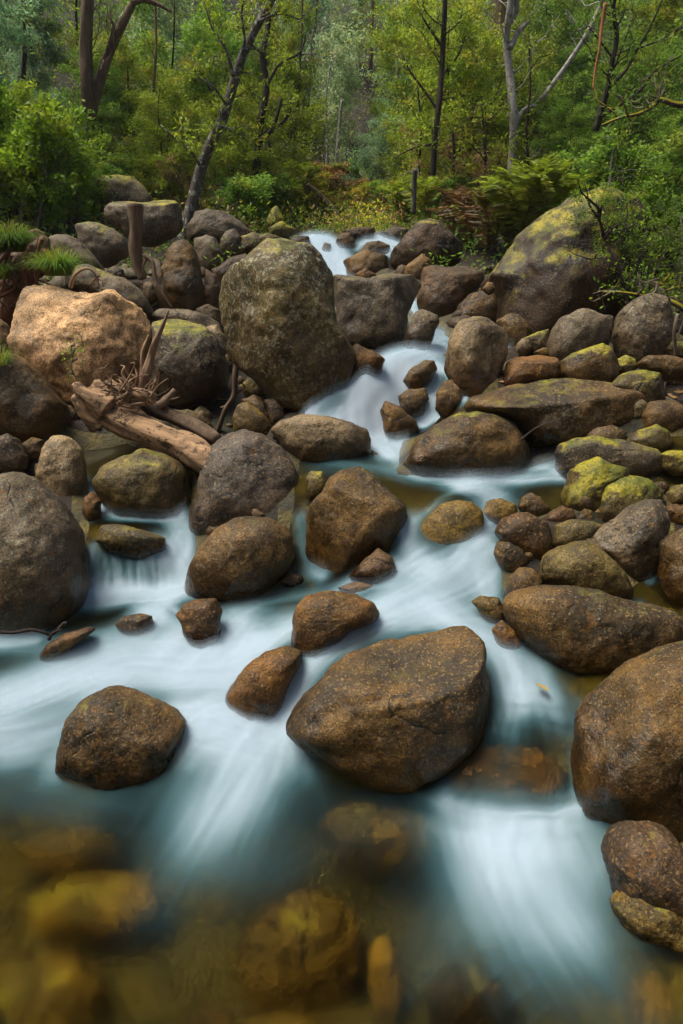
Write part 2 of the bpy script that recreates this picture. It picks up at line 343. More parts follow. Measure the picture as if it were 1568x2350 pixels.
# ------------------------------------------------------------------ boulders and stones, one object each
PAL = {'brown': ((.128,.082,.034),(.066,.047,.026),(.185,.098,.017)), 'grey': ((.165,.140,.102),(.095,.080,.060),(.17,.105,.04)),
 'dark': ((.070,.062,.058),(.115,.094,.072),(.17,.10,.035)), 'tan': ((.44,.33,.235),(.33,.25,.18),(.40,.21,.085)), 'pale': ((.36,.29,.185),(.235,.185,.115),(.24,.135,.04)),
 'olive': ((.150,.128,.058),(.10,.084,.040),(.16,.10,.025)), 'rust': ((.23,.118,.028),(.135,.080,.032),(.25,.115,.018)), 'umber': ((.080,.050,.036),(.050,.034,.026),(.15,.070,.015)),
 'gold': ((.27,.19,.045),(.17,.12,.035),(.25,.15,.022)), 'bed': ((.175,.125,.026),(.10,.078,.022),(.19,.115,.018))}
ICO = {}
def ico(n):
    if n not in ICO:
        b = bmesh.new(); bmesh.ops.create_icosphere(b, subdivisions=n, radius=1); b.verts.ensure_lookup_table()
        ICO[n] = (np.array([v.co[:] for v in b.verts]), np.array([[v.index for v in f.verts] for f in b.faces])); b.free()
    return ICO[n]
def outline_radius(poly, cx, cy, nth):
    th = np.linspace(-math.pi, math.pi, 361)[:-1]; dx, dy = np.cos(th), np.sin(th); best = np.zeros(360)
    P = np.asarray(poly, float) - (cx, cy)
    for (x0, y0), (x1, y1) in zip(P, np.roll(P, -1, 0)):
        ex, ey = x1 - x0, y1 - y0; den = dx * ey - dy * ex
        den = np.where(np.abs(den) < 1e-9, 1e-9, den)
        tt = (x0 * ey - y0 * ex) / den; ss = (x0 * dy - y0 * dx) / den
        ok = (tt > 0) & (ss >= -1e-6) & (ss <= 1 + 1e-6); best = np.where(ok & (tt > best), tt, best)
    k = np.exp(-np.linspace(-2, 2, 2 * nth + 1) ** 2); k /= k.sum()
    return th, np.convolve(np.concatenate([best[-nth:], best, best[:nth]]), k, 'valid')
ROCK_FOOT = []                             # (x, y, radius) of every rock, for the scatter of small stones
def rock(label, pal, poly, moss=.0, lichen=.15, stain=.5, wet=.7, ang=.5, thick=.85, ext=.42, dz=0.0, depth=None, cat='boulder', group='boulders of the stream', n=None, sink=0.0, cuts=(), seed=None, tone=1.0, rough=1.0, name=None):
    P = np.asarray(poly, float); seed = seed if seed is not None else (abs(int(P.sum() * 13)) % 9973)
    rg = np.random.default_rng(seed)
    cx, cy = .5 * (P[:, 0].min() + P[:, 0].max()), .5 * (P[:, 1].min() + P[:, 1].max())
    cx = .5 * cx + .5 * P[:, 0].mean(); cy = .5 * cy + .5 * P[:, 1].mean()
    w, h = np.ptp(P[:, 0]), np.ptp(P[:, 1])
    bot = P[P[:, 1] > P[:, 1].max() - .12 * h - 2]
    zc = hit(bot[:, 0].mean(), P[:, 1].max())[1] if depth is None else depth
    k = SX / FPX
    rz = thick * .5 * (w * h) ** .5 * k * zc
    for _ in range(2): rz = thick * .5 * (w * h) ** .5 * k * (zc + .5 * rz)
    Z = zc + .5 * rz + dz
    size = max(w, h)
    n = n or (6 if size > 140 else 5 if size > 45 else 4)
    D, F = ico(n)
    th, rad = outline_radius(P, cx, cy, 3 if ang > .6 else 5 if ang > .35 else 8)
    a, b, c = D[:, 0], D[:, 1], D[:, 2]
    ex = 2.25 + .5 * ang
    nrm = (np.hypot(a, b) ** ex + np.abs(c) ** ex) ** (-1 / ex)
    rho = np.hypot(a, b) * nrm; cc = c * nrm
    ang_ = np.arctan2(-b, a)
    rr = np.interp(ang_, th, rad, period=2 * math.pi) * k * Z
    lower = np.clip(-b / (np.hypot(a, b) + 1e-6), 0, 1)
    rr = rr * (1 + ext * lower ** 1.5)
    px, py = rr * rho * np.cos(ang_), -rr * rho * np.sin(ang_)
    pz = rz * cc
    V = px[:, None] * RIGHT + py[:, None] * UP + pz[:, None] * FWD
    s = .5 * size * k * Z
    # facets: soft plane cuts
    cl = [(np.array(nv, float), fr) for nv, fr in cuts]
    for _ in range(max(0, int(2 + 5 * ang))):
        nv = rg.normal(size=3); nv[1] = -abs(nv[1]) * 1.2 - .7; cl.append((nv, rg.uniform(.86, .97) - .10 * ang * rg.random()))
    nexp = len(cuts)
    for ci, (nv, fr) in enumerate(cl):
        nv = nv / np.linalg.norm(nv); dd = V @ nv; lim = dd.max() * fr
        over = np.maximum(dd - lim, 0); soft = (.05 if ci < nexp else .13) * s
        V = V - nv[None] * (over - soft * (1 - np.exp(-over / soft)) * .8)[:, None]
    q = V / s
    nrml = V / (np.linalg.norm(V, axis=1)[:, None] + 1e-9)
    o = rg.uniform(-50, 50, 3)
    disp = .055 * fbm(q * 1.3 + o, 3, seed) + .016 * rough * fbm(q * 4.2 + o, 4, seed + 3, .6) - .03 * ang * np.maximum(0, .22 - np.abs(vnoise(q * 1.7 + o + 9, seed + 8))) / .22 * (vnoise(q * 1.1 + o, seed + 5) > 0)
    disp = disp + .006 * rough * fbm(q * 13 + o, 3, seed + 6, .6)
    V = V + nrml * (disp * s)[:, None]
    # keep the traced extents after faceting
    vx, vy, vz = V @ RIGHT, V @ UP, V @ FWD
    x0, x1, y1 = (P[:, 0].min() - cx) * k * Z, (P[:, 0].max() - cx) * k * Z, (cy - P[:, 1].min()) * k * Z
    vx = np.where(vx < 0, vx * (x0 / vx.min()), vx * (x1 / vx.max())); vy = np.where(vy > 0, vy * (y1 / vy.max()), vy)
    V = vx[:, None] * RIGHT + vy[:, None] * UP + vz[:, None] * FWD
    ctr = EYE + ray(cx, cy) * Z - np.array([0, 0, sink])
    base = ctr.copy()
    m = mesh_from(name or cat, V, F)
    ob = link(name or ('boulder' if cat == 'boulder' else 'river_stone'), m, MAT_ROCK, None, base)
    tag(ob, label, cat, group)
    pa, pb, ps = PAL[pal]
    neutral = pal in ('grey', 'dark', 'pale', 'tan'); ka, kb = (((1.30, 1.16, .94), (1.22, 1.1, .94)) if neutral and pal != 'tan' else ((1.36, 1.07, .66), (1.25, 1.04, .70)) if pal == 'tan' else ((1.27, 1.06, .50), (1.16, 1.03, .58)))
    ob['tone_a'] = [x * tone * .66 * k_ for x, k_ in zip(pa, ka)]; ob['tone_b'] = [x * tone * .47 * k_ for x, k_ in zip(pb, kb)]; ob['stain_tone'] = [x * .7 for x in ps]
    ob['moss'] = float(moss); ob['lichen'] = float(lichen); ob['stain'] = float(min(1.0, stain * 1.3)); ob['wet'] = float(min(1.0, wet * 2.0))
    ROCK_FOOT.append((ctr[0], ctr[1], .5 * w * k * Z))
    return ob
LB, RB, ST, UF, SB = 'boulders of the near bank', 'boulders of the far bank', 'boulders of the stream', 'rocks of the upper falls', 'stones on the stream bed'
LB = 'boulders on the bank by the driftwood'; RB = 'boulders on the bank below the mossy giant'
# bank with the driftwood
rock('grey boulder with yellow moss half hidden by bushes behind the flat-topped boulder', 'grey', [(222,420),(232,410),(265,408),(312,409),(336,428),(354,458),(345,478),(250,480),(232,445)], .45, .4, .1, .0, .7, group=LB, depth=7.4, ext=0.6)
rock('flat-topped grey boulder with mossy rim standing behind the upright wooden post', 'grey', [(242,488),(265,466),(290,458),(325,465),(400,462),(416,476),(421,516),(400,536),(345,548),(320,546),(280,526),(247,507)], .3, .4, .25, .1, .55, group=LB, cuts=[((0,-.15,1),.62)], tone=1.15, depth=6.0, ext=0.4)
rock('mossy grey boulder left of the upright wooden post', 'grey', [(175,521),(200,515),(235,516),(270,531),(295,551),(299,573),(280,586),(240,598),(210,586),(185,561)], .38, .3, .3, .1, .4, group=LB, depth=5.4, ext=0.4)
rock('pale oval boulder between the green grass tuft and the mossy boulder', 'grey', [(115,546),(140,540),(170,548),(200,568),(225,596),(241,621),(200,635),(165,630),(125,595)], .15, .25, .2, .1, .35, group=LB, tone=1.2, depth=5.0, ext=0.4)
rock('broad boulder with a mossy edge behind the big tan boulder', 'grey', [(158,640),(170,622),(210,613),(250,626),(300,646),(330,666),(350,696),(352,721),(325,730),(280,705),(210,690),(158,670)], .3, .25, .35, .1, .55, group=LB, tone=1.1, depth=4.6, ext=0.3)
rock('big tan boulder above the driftwood log', 'tan', [(50,676),(65,653),(125,656),(200,673),(270,681),(320,706),(345,746),(345,776),(330,826),(300,856),(260,896),(225,916),(175,900),(140,880),(100,860),(60,830),(38,795),(42,736)], .05, .15, .6, .2, .95, group=LB, thick=.8, cuts=[((-.3,-.75,.75),.72),((.8,-.5,.4),.72),((0,-.3,1),.8)], tone=1.5, rough=1.8)
rock('brown rounded boulder at the frame edge left of the driftwood roots', 'brown', [(-70,860),(-20,818),(30,811),(75,841),(115,881),(155,931),(150,961),(120,991),(75,1001),(0,998),(-70,990)], .02, .15, .7, .3, .35, group=LB, tone=1.35)
rock('small tan boulder at the frame edge beside the big tan one', 'tan', [(-35,740),(0,731),(20,746),(32,776),(27,801),(0,808),(-35,800)], .0, .1, .5, .2, .4, group=LB, tone=.75)
rock('dark mossy boulder with white lichen dots above the black hollow', 'dark', [(350,746),(380,728),(425,736),(480,756),(505,776),(520,801),(525,836),(510,876),(470,896),(430,906),(390,891),(370,866),(360,826)], .36, .45, .25, .35, .5, group=LB, cuts=[((0,-.2,1),.7)])
rock('flat reddish slab lying behind the dark mossy boulder', 'grey', [(345,728),(370,710),(425,716),(475,726),(507,744),(512,768),(470,775),(375,755)], .05, .2, .35, .1, .6, group=LB, dz=.1)
rock('small tan stone wedged between dark mossy boulder and great lichened boulder', 'pale', [(472,752),(500,745),(518,771),(522,802),(505,812),(485,790)], .0, .1, .5, .1, .5, group=LB, cat='stone')
rock('tall pear-shaped brown boulder right of the upright wooden post', 'brown', [(410,558),(430,553),(452,571),(465,601),(472,646),(470,681),(440,716),(410,706),(385,661),(372,626),(380,606),(388,576)], .04, .2, .45, .3, .35, group=LB, tone=1.35)
rock('leaning brown slab against the pear-shaped boulder', 'brown', [(348,592),(375,608),(392,656),(418,712),(382,704),(360,680),(352,640)], .0, .1, .5, .2, .6, group=LB, dz=.08)
rock('wide dark grey boulder at the foot of the leaning lichened tree', 'grey', [(428,528),(450,493),(480,486),(525,498),(560,516),(587,541),(570,568),(500,566),(440,562)], .05, .35, .2, .05, .6, group=LB, tone=.8, depth=6.3, ext=0.4)
rock('angular grey boulder above the pear-shaped one', 'grey', [(446,551),(475,542),(500,551),(518,591),(495,613),(460,611),(448,576)], .08, .25, .3, .15, .7, group=LB, tone=.85, depth=5.9, ext=0.4)
rock('small round grey boulder under the wide dark grey one', 'grey', [(506,556),(520,533),(540,528),(556,546),(553,576),(525,588),(511,578)], .1, .25, .25, .1, .15, group=LB, depth=6.0, ext=0.4)
rock('low mossy rock between round grey boulder and the upper waterfall', 'olive', [(548,548),(580,538),(625,541),(655,551),(640,574),(600,584),(555,588)], .3, .2, .4, .2, .6, group=LB, tone=.8, depth=6.2, ext=0.4)
rock('dark wet rock tucked behind the great lichened boulder', 'umber', [(492,625),(525,596),(560,585),(587,588),(580,618),(540,655),(500,652)], .0, .05, .4, .4, .6, group=LB)
rock('dark reddish rock between pear-shaped and great lichened boulder', 'umber', [(468,618),(500,636),(510,666),(490,702),(463,700)], .0, .1, .6, .3, .7, group=LB, tone=1.3)
rock('low brown rock below the pear-shaped boulder', 'brown', [(448,710),(480,698),(508,714),(502,744),(445,732)], .1, .1, .4, .2, .5, group=LB, tone=.8)
rock('small brown stone left of the pear-shaped boulder', 'brown', [(328,652),(345,645),(362,655),(364,682),(345,694),(328,680)], .1, .1, .4, .2, .4, group=LB, cat='stone')
rock('small grey stone under the mossy boulder left of the post', 'grey', [(248,622),(265,611),(285,620),(282,638),(255,640)], .1, .1, .3, .2, .3, group=LB, cat='stone')
rock('great lichen-covered boulder towering beside the main cascade', 'olive', [(497,690),(505,660),(535,630),(570,605),(600,575),(620,560),(650,558),(680,570),(720,575),(740,600),(768,632),(775,690),(782,760),(812,800),(818,832),(795,868),(750,900),(700,945),(660,925),(615,885),(565,840),(525,800),(507,740)], .20, .85, .45, .35, .7, group=LB, thick=.75, cuts=[((-.72,-.68,.10),.66),((.42,-.88,.10),.76)], ext=.1, tone=1.0)
# block group by the cascade
rock('cracked angular grey block right of the great lichened boulder', 'grey', [(762,645),(814,641),(844,648),(858,632),(895,622),(935,637),(968,658),(950,690),(930,726),(914,770),(898,803),(850,800),(784,790),(768,720)], .12, .35, .3, .3, .95, cuts=[((-.3,-.9,.2),.75),((.7,-.6,.3),.7),((0,-.1,1),.72)], tone=.85)
rock('small angular block beside the narrow white chute', 'grey', [(949,720),(969,712),(1006,726),(1009,741),(994,771),(974,800),(934,803),(926,776)], .1, .3, .35, .4, .9)
rock('rust-orange wet rock at the lip of the still upper pool', 'rust', [(800,803),(815,790),(850,806),(884,826),(872,850),(844,868),(808,866)], .0, .05, .8, .6, .5, tone=.8)
# far bank
rock('giant purple-brown boulder capped with bright yellow moss', 'umber', [(1109,645),(1134,606),(1159,581),(1199,541),(1244,511),(1284,486),(1329,463),(1359,451),(1399,458),(1449,481),(1490,530),(1515,600),(1500,660),(1434,692),(1384,712),(1334,722),(1284,728),(1254,752),(1220,768),(1184,735),(1154,690)], .47, .3, .35, .15, .6, group=RB, thick=.8, cuts=[((-.55,-.45,.75),.8),((.3,-.8,.5),.85)], tone=.45)
rock('dark boulder with a pale moss cap right of the upper falls', 'umber', [(896,581),(929,541),(954,518),(984,507),(1009,516),(1029,541),(1064,566),(1050,596),(1009,604),(974,618),(934,624),(900,608)], .2, .3, .3, .2, .7, group=RB)
rock('tan wedge of rock below the dark moss-capped boulder', 'brown', [(925,618),(969,583),(992,602),(972,644),(940,656)], .0, .1, .6, .2, .7, group=RB, tone=1.4)
rock('smooth purple-brown boulder in front of the giant mossy one', 'umber', [(959,656),(969,616),(994,603),(1064,606),(1109,633),(1109,655),(1084,678),(1059,700),(1044,728),(1009,733),(974,714),(956,688)], .0, .2, .5, .3, .5, group=RB, tone=1.35, cuts=[((0,-.2,1),.68)])
rock('low reddish-brown boulder between pale hollowed boulder and purple one', 'brown', [(1039,740),(1049,701),(1074,676),(1124,661),(1154,671),(1166,701),(1164,730),(1134,750),(1084,750)], .0, .15, .7, .3, .35, group=RB, tone=.85)
rock('fist-sized stone lying on the low reddish-brown boulder', 'brown', [(1106,664),(1118,647),(1133,649),(1138,666),(1122,672)], .0, .1, .4, .0, .6, group=RB, cat='stone', depth=4.55, tone=1.6)
rock('pale boulder with a shadowed hollow right of the cascade', 'pale', [(1021,811),(1029,776),(1049,746),(1084,728),(1114,731),(1144,751),(1166,776),(1164,811),(1144,841),(1124,876),(1104,895),(1079,902),(1049,878),(1024,841)], .1, .2, .65, .45, .6, group=RB, cuts=[((.45,-.8,.2),.66)], tone=.8)
rock('round brown boulder behind the pale hollowed boulder', 'brown', [(1139,736),(1164,721),(1189,721),(1209,741),(1224,763),(1205,788),(1175,794),(1152,768)], .05, .2, .45, .2, .2, group=RB, tone=1.1)
rock('large round grey boulder with lichen spots below the mossy giant', 'grey', [(1256,786),(1264,756),(1284,731),(1324,712),(1359,716),(1389,731),(1396,761),(1394,793),(1359,806),(1324,818),(1284,823),(1261,811)], .06, .45, .35, .2, .35, group=RB, tone=.9)
rock('small stone wedged right of the large round grey boulder', 'grey', [(1379,722),(1404,726),(1411,746),(1402,770),(1388,760)], .0, .2, .3, .1, .5, group=RB, cat='stone', tone=.7)
rock('shaded boulder under the twiggy shrub at the frame edge', 'grey', [(1409,768),(1414,716),(1444,691),(1484,678),(1524,686),(1538,721),(1530,778),(1503,815),(1459,820),(1429,804)], .05, .4, .4, .2, .55, group=RB, tone=.85)
rock('small tan cobble behind the orange flat rock', 'pale', [(1184,792),(1199,776),(1219,781),(1222,801),(1204,812),(1184,804)], .0, .1, .4, .2, .2, group=RB, cat='stone', tone=.75)
rock('flat mossy rock left of the large round grey boulder', 'olive', [(1194,782),(1234,761),(1262,756),(1266,800),(1230,808)], .35, .1, .3, .1, .5, group=RB, dz=.06)
rock('flat orange-brown wet rock behind the long flat slab', 'rust', [(1144,884),(1154,830),(1179,816),(1234,811),(1279,821),(1287,846),(1286,872),(1234,884),(1160,897)], .05, .1, .7, .5, .55, group=RB, tone=.8, cuts=[((0,-.1,1),.6)])
rock('little yellow-brown stone on top of the flat orange rock', 'gold', [(1226,808),(1247,798),(1266,801),(1264,816),(1240,818)], .1, .1, .3, .1, .4, group=RB, cat='stone', tone=.6)
rock('angular brown boulder with a green mossy corner', 'brown', [(1284,831),(1314,811),(1349,798),(1379,790),(1399,801),(1416,841),(1409,868),(1391,892),(1354,885),(1309,872),(1289,858)], .36, .25, .5, .25, .85, group=RB, tone=.9)
rock('small rounded moss-green stone right of the angular mossy boulder', 'olive', [(1411,828),(1434,815),(1459,826),(1464,845),(1434,856),(1412,850)], .6, .1, .2, .1, .2, group=RB, cat='stone')
rock('low brown boulder at the frame edge beside the bent tan vine', 'brown', [(1464,833),(1484,816),(1534,816),(1568,826),(1600,852),(1568,868),(1524,864),(1480,852)], .15, .15, .4, .2, .5, group=RB, tone=.8)
rock('dim boulder at the frame edge above the low brown one', 'olive', [(1499,808),(1534,783),(1580,788),(1600,815),(1540,824)], .3, .1, .3, .1, .5, group=RB, tone=.75)
rock('dark mossy double-humped boulder behind the end of the flat slab', 'olive', [(1399,888),(1429,856),(1474,848),(1509,856),(1524,886),(1519,918),(1484,932),(1440,915)], .4, .15, .3, .15, .5, group=RB, tone=.7)
rock('brown boulder at the frame edge where the bent vine ends', 'brown', [(1474,953),(1494,921),(1544,918),(1580,936),(1585,973),(1534,990),(1484,980)], .15, .15, .45, .25, .35, group=RB, tone=.75)
rock('olive boulder between flat slab and the side pool', 'olive', [(1434,1013),(1464,986),(1504,973),(1534,991),(1546,1023),(1510,1038),(1454,1034)], .38, .2, .4, .3, .4, group=RB, tone=.85)
rock('long flat-topped slab with mossy sides in mid stream', 'brown', [(1064,931),(1079,913),(1134,896),(1184,876),(1249,862),(1309,873),(1384,891),(1474,911),(1481,921),(1469,971),(1434,1003),(1384,1023),(1284,1030),(1219,1015),(1184,975),(1104,955),(1069,945)], .1, .2, .3, .35, .75, thick=.95, group=RB, cuts=[((-.08,-.12,1),.46),((0,-1,.25),.8)], tone=1.15, ext=.12)
rock('big dome-shaped boulder with black pits below the flat slab', 'brown', [(926,1065),(934,1030),(959,1000),(994,972),(1044,950),(1094,946),(1144,955),(1179,972),(1204,1005),(1219,1042),(1199,1067),(1154,1084),(1084,1088),(1024,1087),(974,1079)], .16, .25, .55, .4, .3, tone=1.1)
rock('long grey boulder with a moss band right of the dome boulder', 'grey', [(1276,1040),(1284,1017),(1314,1005),(1349,1001),(1394,1012),(1459,1020),(1509,1032),(1527,1055),(1524,1087),(1484,1096),(1409,1094),(1340,1104),(1310,1098),(1284,1082)], .3, .25, .3, .3, .4, group=RB, tone=.9)
rock('bright moss-covered boulder below the long grey one', 'olive', [(1304,1082),(1329,1065),(1369,1048),(1394,1065),(1429,1075),(1439,1090),(1404,1118),(1368,1145),(1362,1168),(1324,1174),(1294,1162),(1287,1142),(1299,1110)], .6, .1, .5, .3, .5, group=RB)
rock('rounded olive moss boulder behind the pale angular grey one', 'olive', [(1362,1152),(1374,1120),(1414,1095),(1449,1089),(1484,1098),(1509,1122),(1516,1144),(1490,1168),(1455,1188),(1425,1202),(1384,1206),(1369,1188)], .55, .15, .2, .2, .35, group=RB)
rock('pale angular grey boulder with a sharp ridge line', 'grey', [(1356,1230),(1384,1210),(1424,1190),(1449,1165),(1484,1145),(1509,1145),(1526,1175),(1524,1222),(1519,1254),(1498,1294),(1486,1324),(1454,1329),(1439,1304),(1409,1274),(1374,1254)], .08, .3, .35, .35, .9, group=RB, cuts=[((-.65,-.5,.6),.66),((.5,-.85,.1),.75)], tone=1.1)
rock('bright green mossy rock at the frame edge beside the long grey boulder', 'olive', [(1514,1042),(1544,1033),(1590,1035),(1610,1078),(1550,1086),(1525,1074)], .6, .1, .2, .2, .4, group=RB)
rock('half-cut olive stone at the frame edge below the green mossy rock', 'olive', [(1531,1132),(1549,1112),(1590,1105),(1605,1148),(1540,1154)], .35, .15, .4, .3, .4, group=RB, tone=.8)
rock('small brown stone between olive moss boulder and frame edge', 'brown', [(1493,1112),(1520,1104),(1536,1118),(1515,1133)], .1, .1, .5, .3, .4, group=RB, cat='stone')
rock('flat brown stone at the frame edge beside the ridge-lined boulder', 'rust', [(1512,1164),(1550,1156),(1590,1170),(1600,1208),(1530,1200)], .1, .1, .5, .4, .5, group=RB, tone=.6)
rock('dark boulder cut by the frame edge right of the thin trickle', 'brown', [(1518,1252),(1544,1225),(1580,1208),(1640,1240),(1640,1362),(1575,1376),(1539,1364),(1522,1322)], .15, .2, .5, .4, .4, group=RB, tone=.75)
SG = 'stones heaped beside the rapids'
rock('small brown stone topmost in the heap beside the rapids', 'brown', [(1189,1162),(1199,1140),(1219,1130),(1239,1140),(1261,1167),(1254,1182),(1214,1182)], .05, .1, .6, .3, .5, group=SG, cat='stone', tone=1.1)
rock('small rust-brown stone touching the bright moss-covered boulder', 'rust', [(1251,1192),(1264,1175),(1289,1160),(1314,1167),(1321,1187),(1304,1204),(1264,1204)], .05, .1, .6, .4, .3, group=SG, cat='stone', tone=.75)
rock('tiny golden stone between moss boulders and the stone heap', 'gold', [(1319,1190),(1339,1167),(1359,1170),(1366,1192),(1340,1202)], .1, .1, .5, .3, .4, group=SG, cat='stone', tone=.5)
rock('golden stone under shallow clear water at the edge of the rapids', 'gold', [(1100,1172),(1119,1145),(1149,1137),(1184,1150),(1189,1172),(1154,1192),(1119,1190)], .05, .05, .5, .4, .3, group=SG, cat='stone', sink=.012, tone=.7)
rock('rounded orange-brown stone largest at the water side of the heap', 'rust', [(1136,1222),(1154,1190),(1184,1175),(1224,1178),(1254,1195),(1266,1222),(1259,1264),(1239,1284),(1214,1274),(1160,1254)], .0, .1, .7, .4, .35, group=SG, cat='stone', tone=.65)
rock('flat-topped brown stone in front of the olive moss boulder', 'olive', [(1261,1249),(1274,1205),(1314,1191),(1359,1195),(1384,1207),(1362,1236),(1324,1256),(1280,1260)], .12, .15, .4, .3, .4, group=SG, cat='stone')
rock('block-shaped brown stone at the foot of the heap by white water', 'brown', [(1134,1272),(1144,1245),(1164,1240),(1199,1260),(1216,1287),(1204,1305),(1179,1310),(1149,1292)], .0, .15, .5, .3, .8, group=SG, cat='stone')
rock('egg-shaped olive-brown boulder below the pale ridge-lined boulder', 'olive', [(1236,1302),(1249,1270),(1284,1247),(1329,1240),(1374,1260),(1414,1285),(1439,1315),(1449,1352),(1434,1376),(1384,1369),(1324,1354),(1264,1344),(1239,1329)], .14, .2, .4, .3, .35, group=SG)
rock('brown stone wedged at the blunt end of the long boulder', 'brown', [(1154,1357),(1164,1325),(1194,1302),(1224,1305),(1244,1335),(1236,1360),(1196,1374),(1172,1394),(1156,1404)], .05, .15, .6, .4, .4, group=SG, cat='stone', tone=.9)
rock('long whale-backed brown boulder with a pale ridge', 'brown', [(1156,1382),(1184,1360),(1244,1342),(1309,1342),(1364,1350),(1434,1375),(1509,1395),(1554,1415),(1580,1440),(1570,1478),(1509,1499),(1449,1514),(1384,1519),(1314,1512),(1254,1494),(1199,1464),(1174,1429)], .0, .3, .5, .4, .35, group=SG, thick=.75, tone=1.2)
rock('pale golden stone awash left of the long whale-backed boulder', 'gold', [(1084,1382),(1104,1367),(1144,1372),(1162,1402),(1150,1432),(1110,1412)], .0, .1, .5, .3, .3, group=SG, cat='stone', tone=.8)
rock('submerged brown stone under the long whale-backed boulder', 'rust', [(1129,1432),(1154,1412),(1184,1437),(1199,1472),(1174,1486),(1144,1468)], .0, .05, .5, .4, .3, group=SG, cat='stone', tone=.7, sink=.02)
# mid stream
rock('big round dark grey boulder at the middle of the stream', 'dark', [(435,1160),(445,1120),(455,1075),(480,1030),(520,998),(565,986),(610,992),(655,1022),(685,1055),(698,1090),(703,1140),(700,1178),(685,1212),(640,1235),(560,1245),(500,1245),(460,1242),(437,1210)], .0, .3, .5, .35, .25, tone=1.25, dz=.12)
rock('rounded brown boulder leaning in front of the round dark grey one', 'brown', [(425,1302),(440,1270),(475,1230),(505,1200),(535,1185),(570,1184),(615,1185),(650,1200),(672,1225),(677,1280),(650,1312),(600,1338),(540,1364),(490,1366),(445,1354),(427,1329)], .0, .25, .6, .4, .4, tone=1.0)
rock('angular reddish-brown boulder right of the round dark grey one', 'brown', [(700,1192),(715,1160),(745,1130),(760,1095),(785,1075),(825,1068),(850,1078),(880,1110),(915,1140),(938,1165),(937,1197),(920,1222),(890,1242),(850,1262),(820,1292),(790,1308),(755,1311),(735,1282),(715,1242)], .0, .15, .55, .4, .85, tone=1.1, cuts=[((-.7,-.7,.15),.62),((.25,-.25,.95),.75)])
rock('small mossy stone between round dark boulder and angular reddish one', 'olive', [(700,1097),(715,1080),(740,1082),(755,1105),(750,1134),(712,1142)], .5, .1, .4, .3, .2, cat='stone')
rock('sandy cracked boulder above the quiet green pool', 'pale', [(620,988),(650,965),(690,955),(740,952),(800,965),(845,985),(853,1005),(847,1038),(800,1049),(750,1054),(700,1052),(660,1024)], .1, .2, .5, .35, .7, tone=.62)
rock('wet rock veiled by water at the foot of the angular reddish boulder', 'umber', [(800,1322),(840,1280),(870,1258),(905,1278),(912,1312),(860,1334)], .0, .05, .8, .6, .4, cat='stone', tone=1.4)
rock('reddish stone just under the white water behind the orange boulder', 'rust', [(776,1345),(815,1330),(870,1333),(862,1354),(795,1360)], .0, .05, .5, .5, .3, cat='stone', tone=.6, sink=.008)
rock('small wet stone under the rounded brown boulder', 'brown', [(640,1332),(665,1310),(695,1318),(700,1335),(670,1344)], .0, .05, .6, .5, .3, cat='stone', sink=.006)
rock('orange-brown boulder in white water above the large front boulder', 'rust', [(668,1422),(680,1385),(710,1362),(760,1355),(820,1362),(860,1380),(872,1412),(850,1433),(800,1444),(760,1464),(730,1494),(700,1494),(678,1468)], .0, .15, .6, .4, .35, tone=.95)
rock('orange boulder with green algae left of the narrow chute', 'rust', [(518,1592),(535,1560),(570,1520),(610,1495),(660,1485),(692,1495),(692,1522),(662,1574),(622,1625),(600,1645),(560,1625),(525,1612)], .16, .1, .6, .4, .55, tone=.75)
rock('largest front boulder with black pits parting the white water', 'brown', [(655,1667),(680,1630),(720,1580),(750,1540),(800,1500),(880,1475),(970,1455),(1060,1443),(1090,1455),(1108,1485),(1105,1530),(1120,1580),(1132,1630),(1127,1667),(1092,1704),(1032,1754),(960,1786),(900,1797),(840,1775),(760,1734),(700,1703)], .0, .12, .6, .3, .6, tone=1.08, thick=.72, cuts=[((-.12,-.18,1),.62),((.05,-1,.12),.84),((.9,-.4,.1),.86)], ext=.06)
rock('squat brown boulder standing alone in the lower left pool', 'brown', [(135,1742),(145,1680),(160,1640),(200,1595),(250,1577),(300,1590),(350,1615),(400,1640),(425,1662),(418,1704),(392,1748),(370,1768),(300,1783),(200,1783),(140,1768)], .04, .15, .6, .45, .55, tone=1.05, cuts=[((.5,-.3,.8),.8)], ext=.35)
rock('large boulder cut by the frame edge beside the small waterfall', 'grey', [(-80,1135),(-20,1090),(30,1082),(70,1090),(110,1120),(150,1165),(185,1220),(197,1267),(190,1334),(150,1384),(100,1410),(50,1425),(-20,1430),(-80,1405)], .08, .4, .9, .3, .4, group=LB, tone=1.05)
rock('upright tan boulder shaped like an egg above the small waterfall', 'pale', [(90,1070),(100,1030),(120,1000),(140,998),(165,1005),(190,1030),(197,1070),(190,1112),(168,1142),(150,1149),(110,1114),(88,1092)], .0, .2, .5, .2, .5, group=LB, tone=1.05)
rock('olive-brown boulder in shade below the driftwood log', 'olive', [(215,1102),(240,1070),(290,1045),(330,1030),(380,1040),(420,1060),(440,1090),(440,1142),(420,1174),(370,1182),(310,1169),(250,1149),(220,1122)], .22, .2, .5, .35, .3, tone=.95)
rock('mottled small boulder at the frame edge below the brown rounded one', 'grey', [(-25,1015),(20,995),(40,1005),(62,1047),(50,1069),(-25,1069)], .15, .35, .4, .2, .4, group=LB, tone=.7)
rock('small rounded stone left of the upright tan boulder', 'brown', [(48,1022),(75,1003),(102,1010),(97,1044),(60,1049)], .0, .15, .4, .2, .2, group=LB, cat='stone', tone=1.1)
rock('flat rock under the lip of the small waterfall', 'olive', [(222,1243),(240,1210),(270,1205),(330,1220),(382,1237),(377,1264),(330,1276),(260,1270)], .05, .05, .7, .5, .4, sink=-.005, tone=.95)
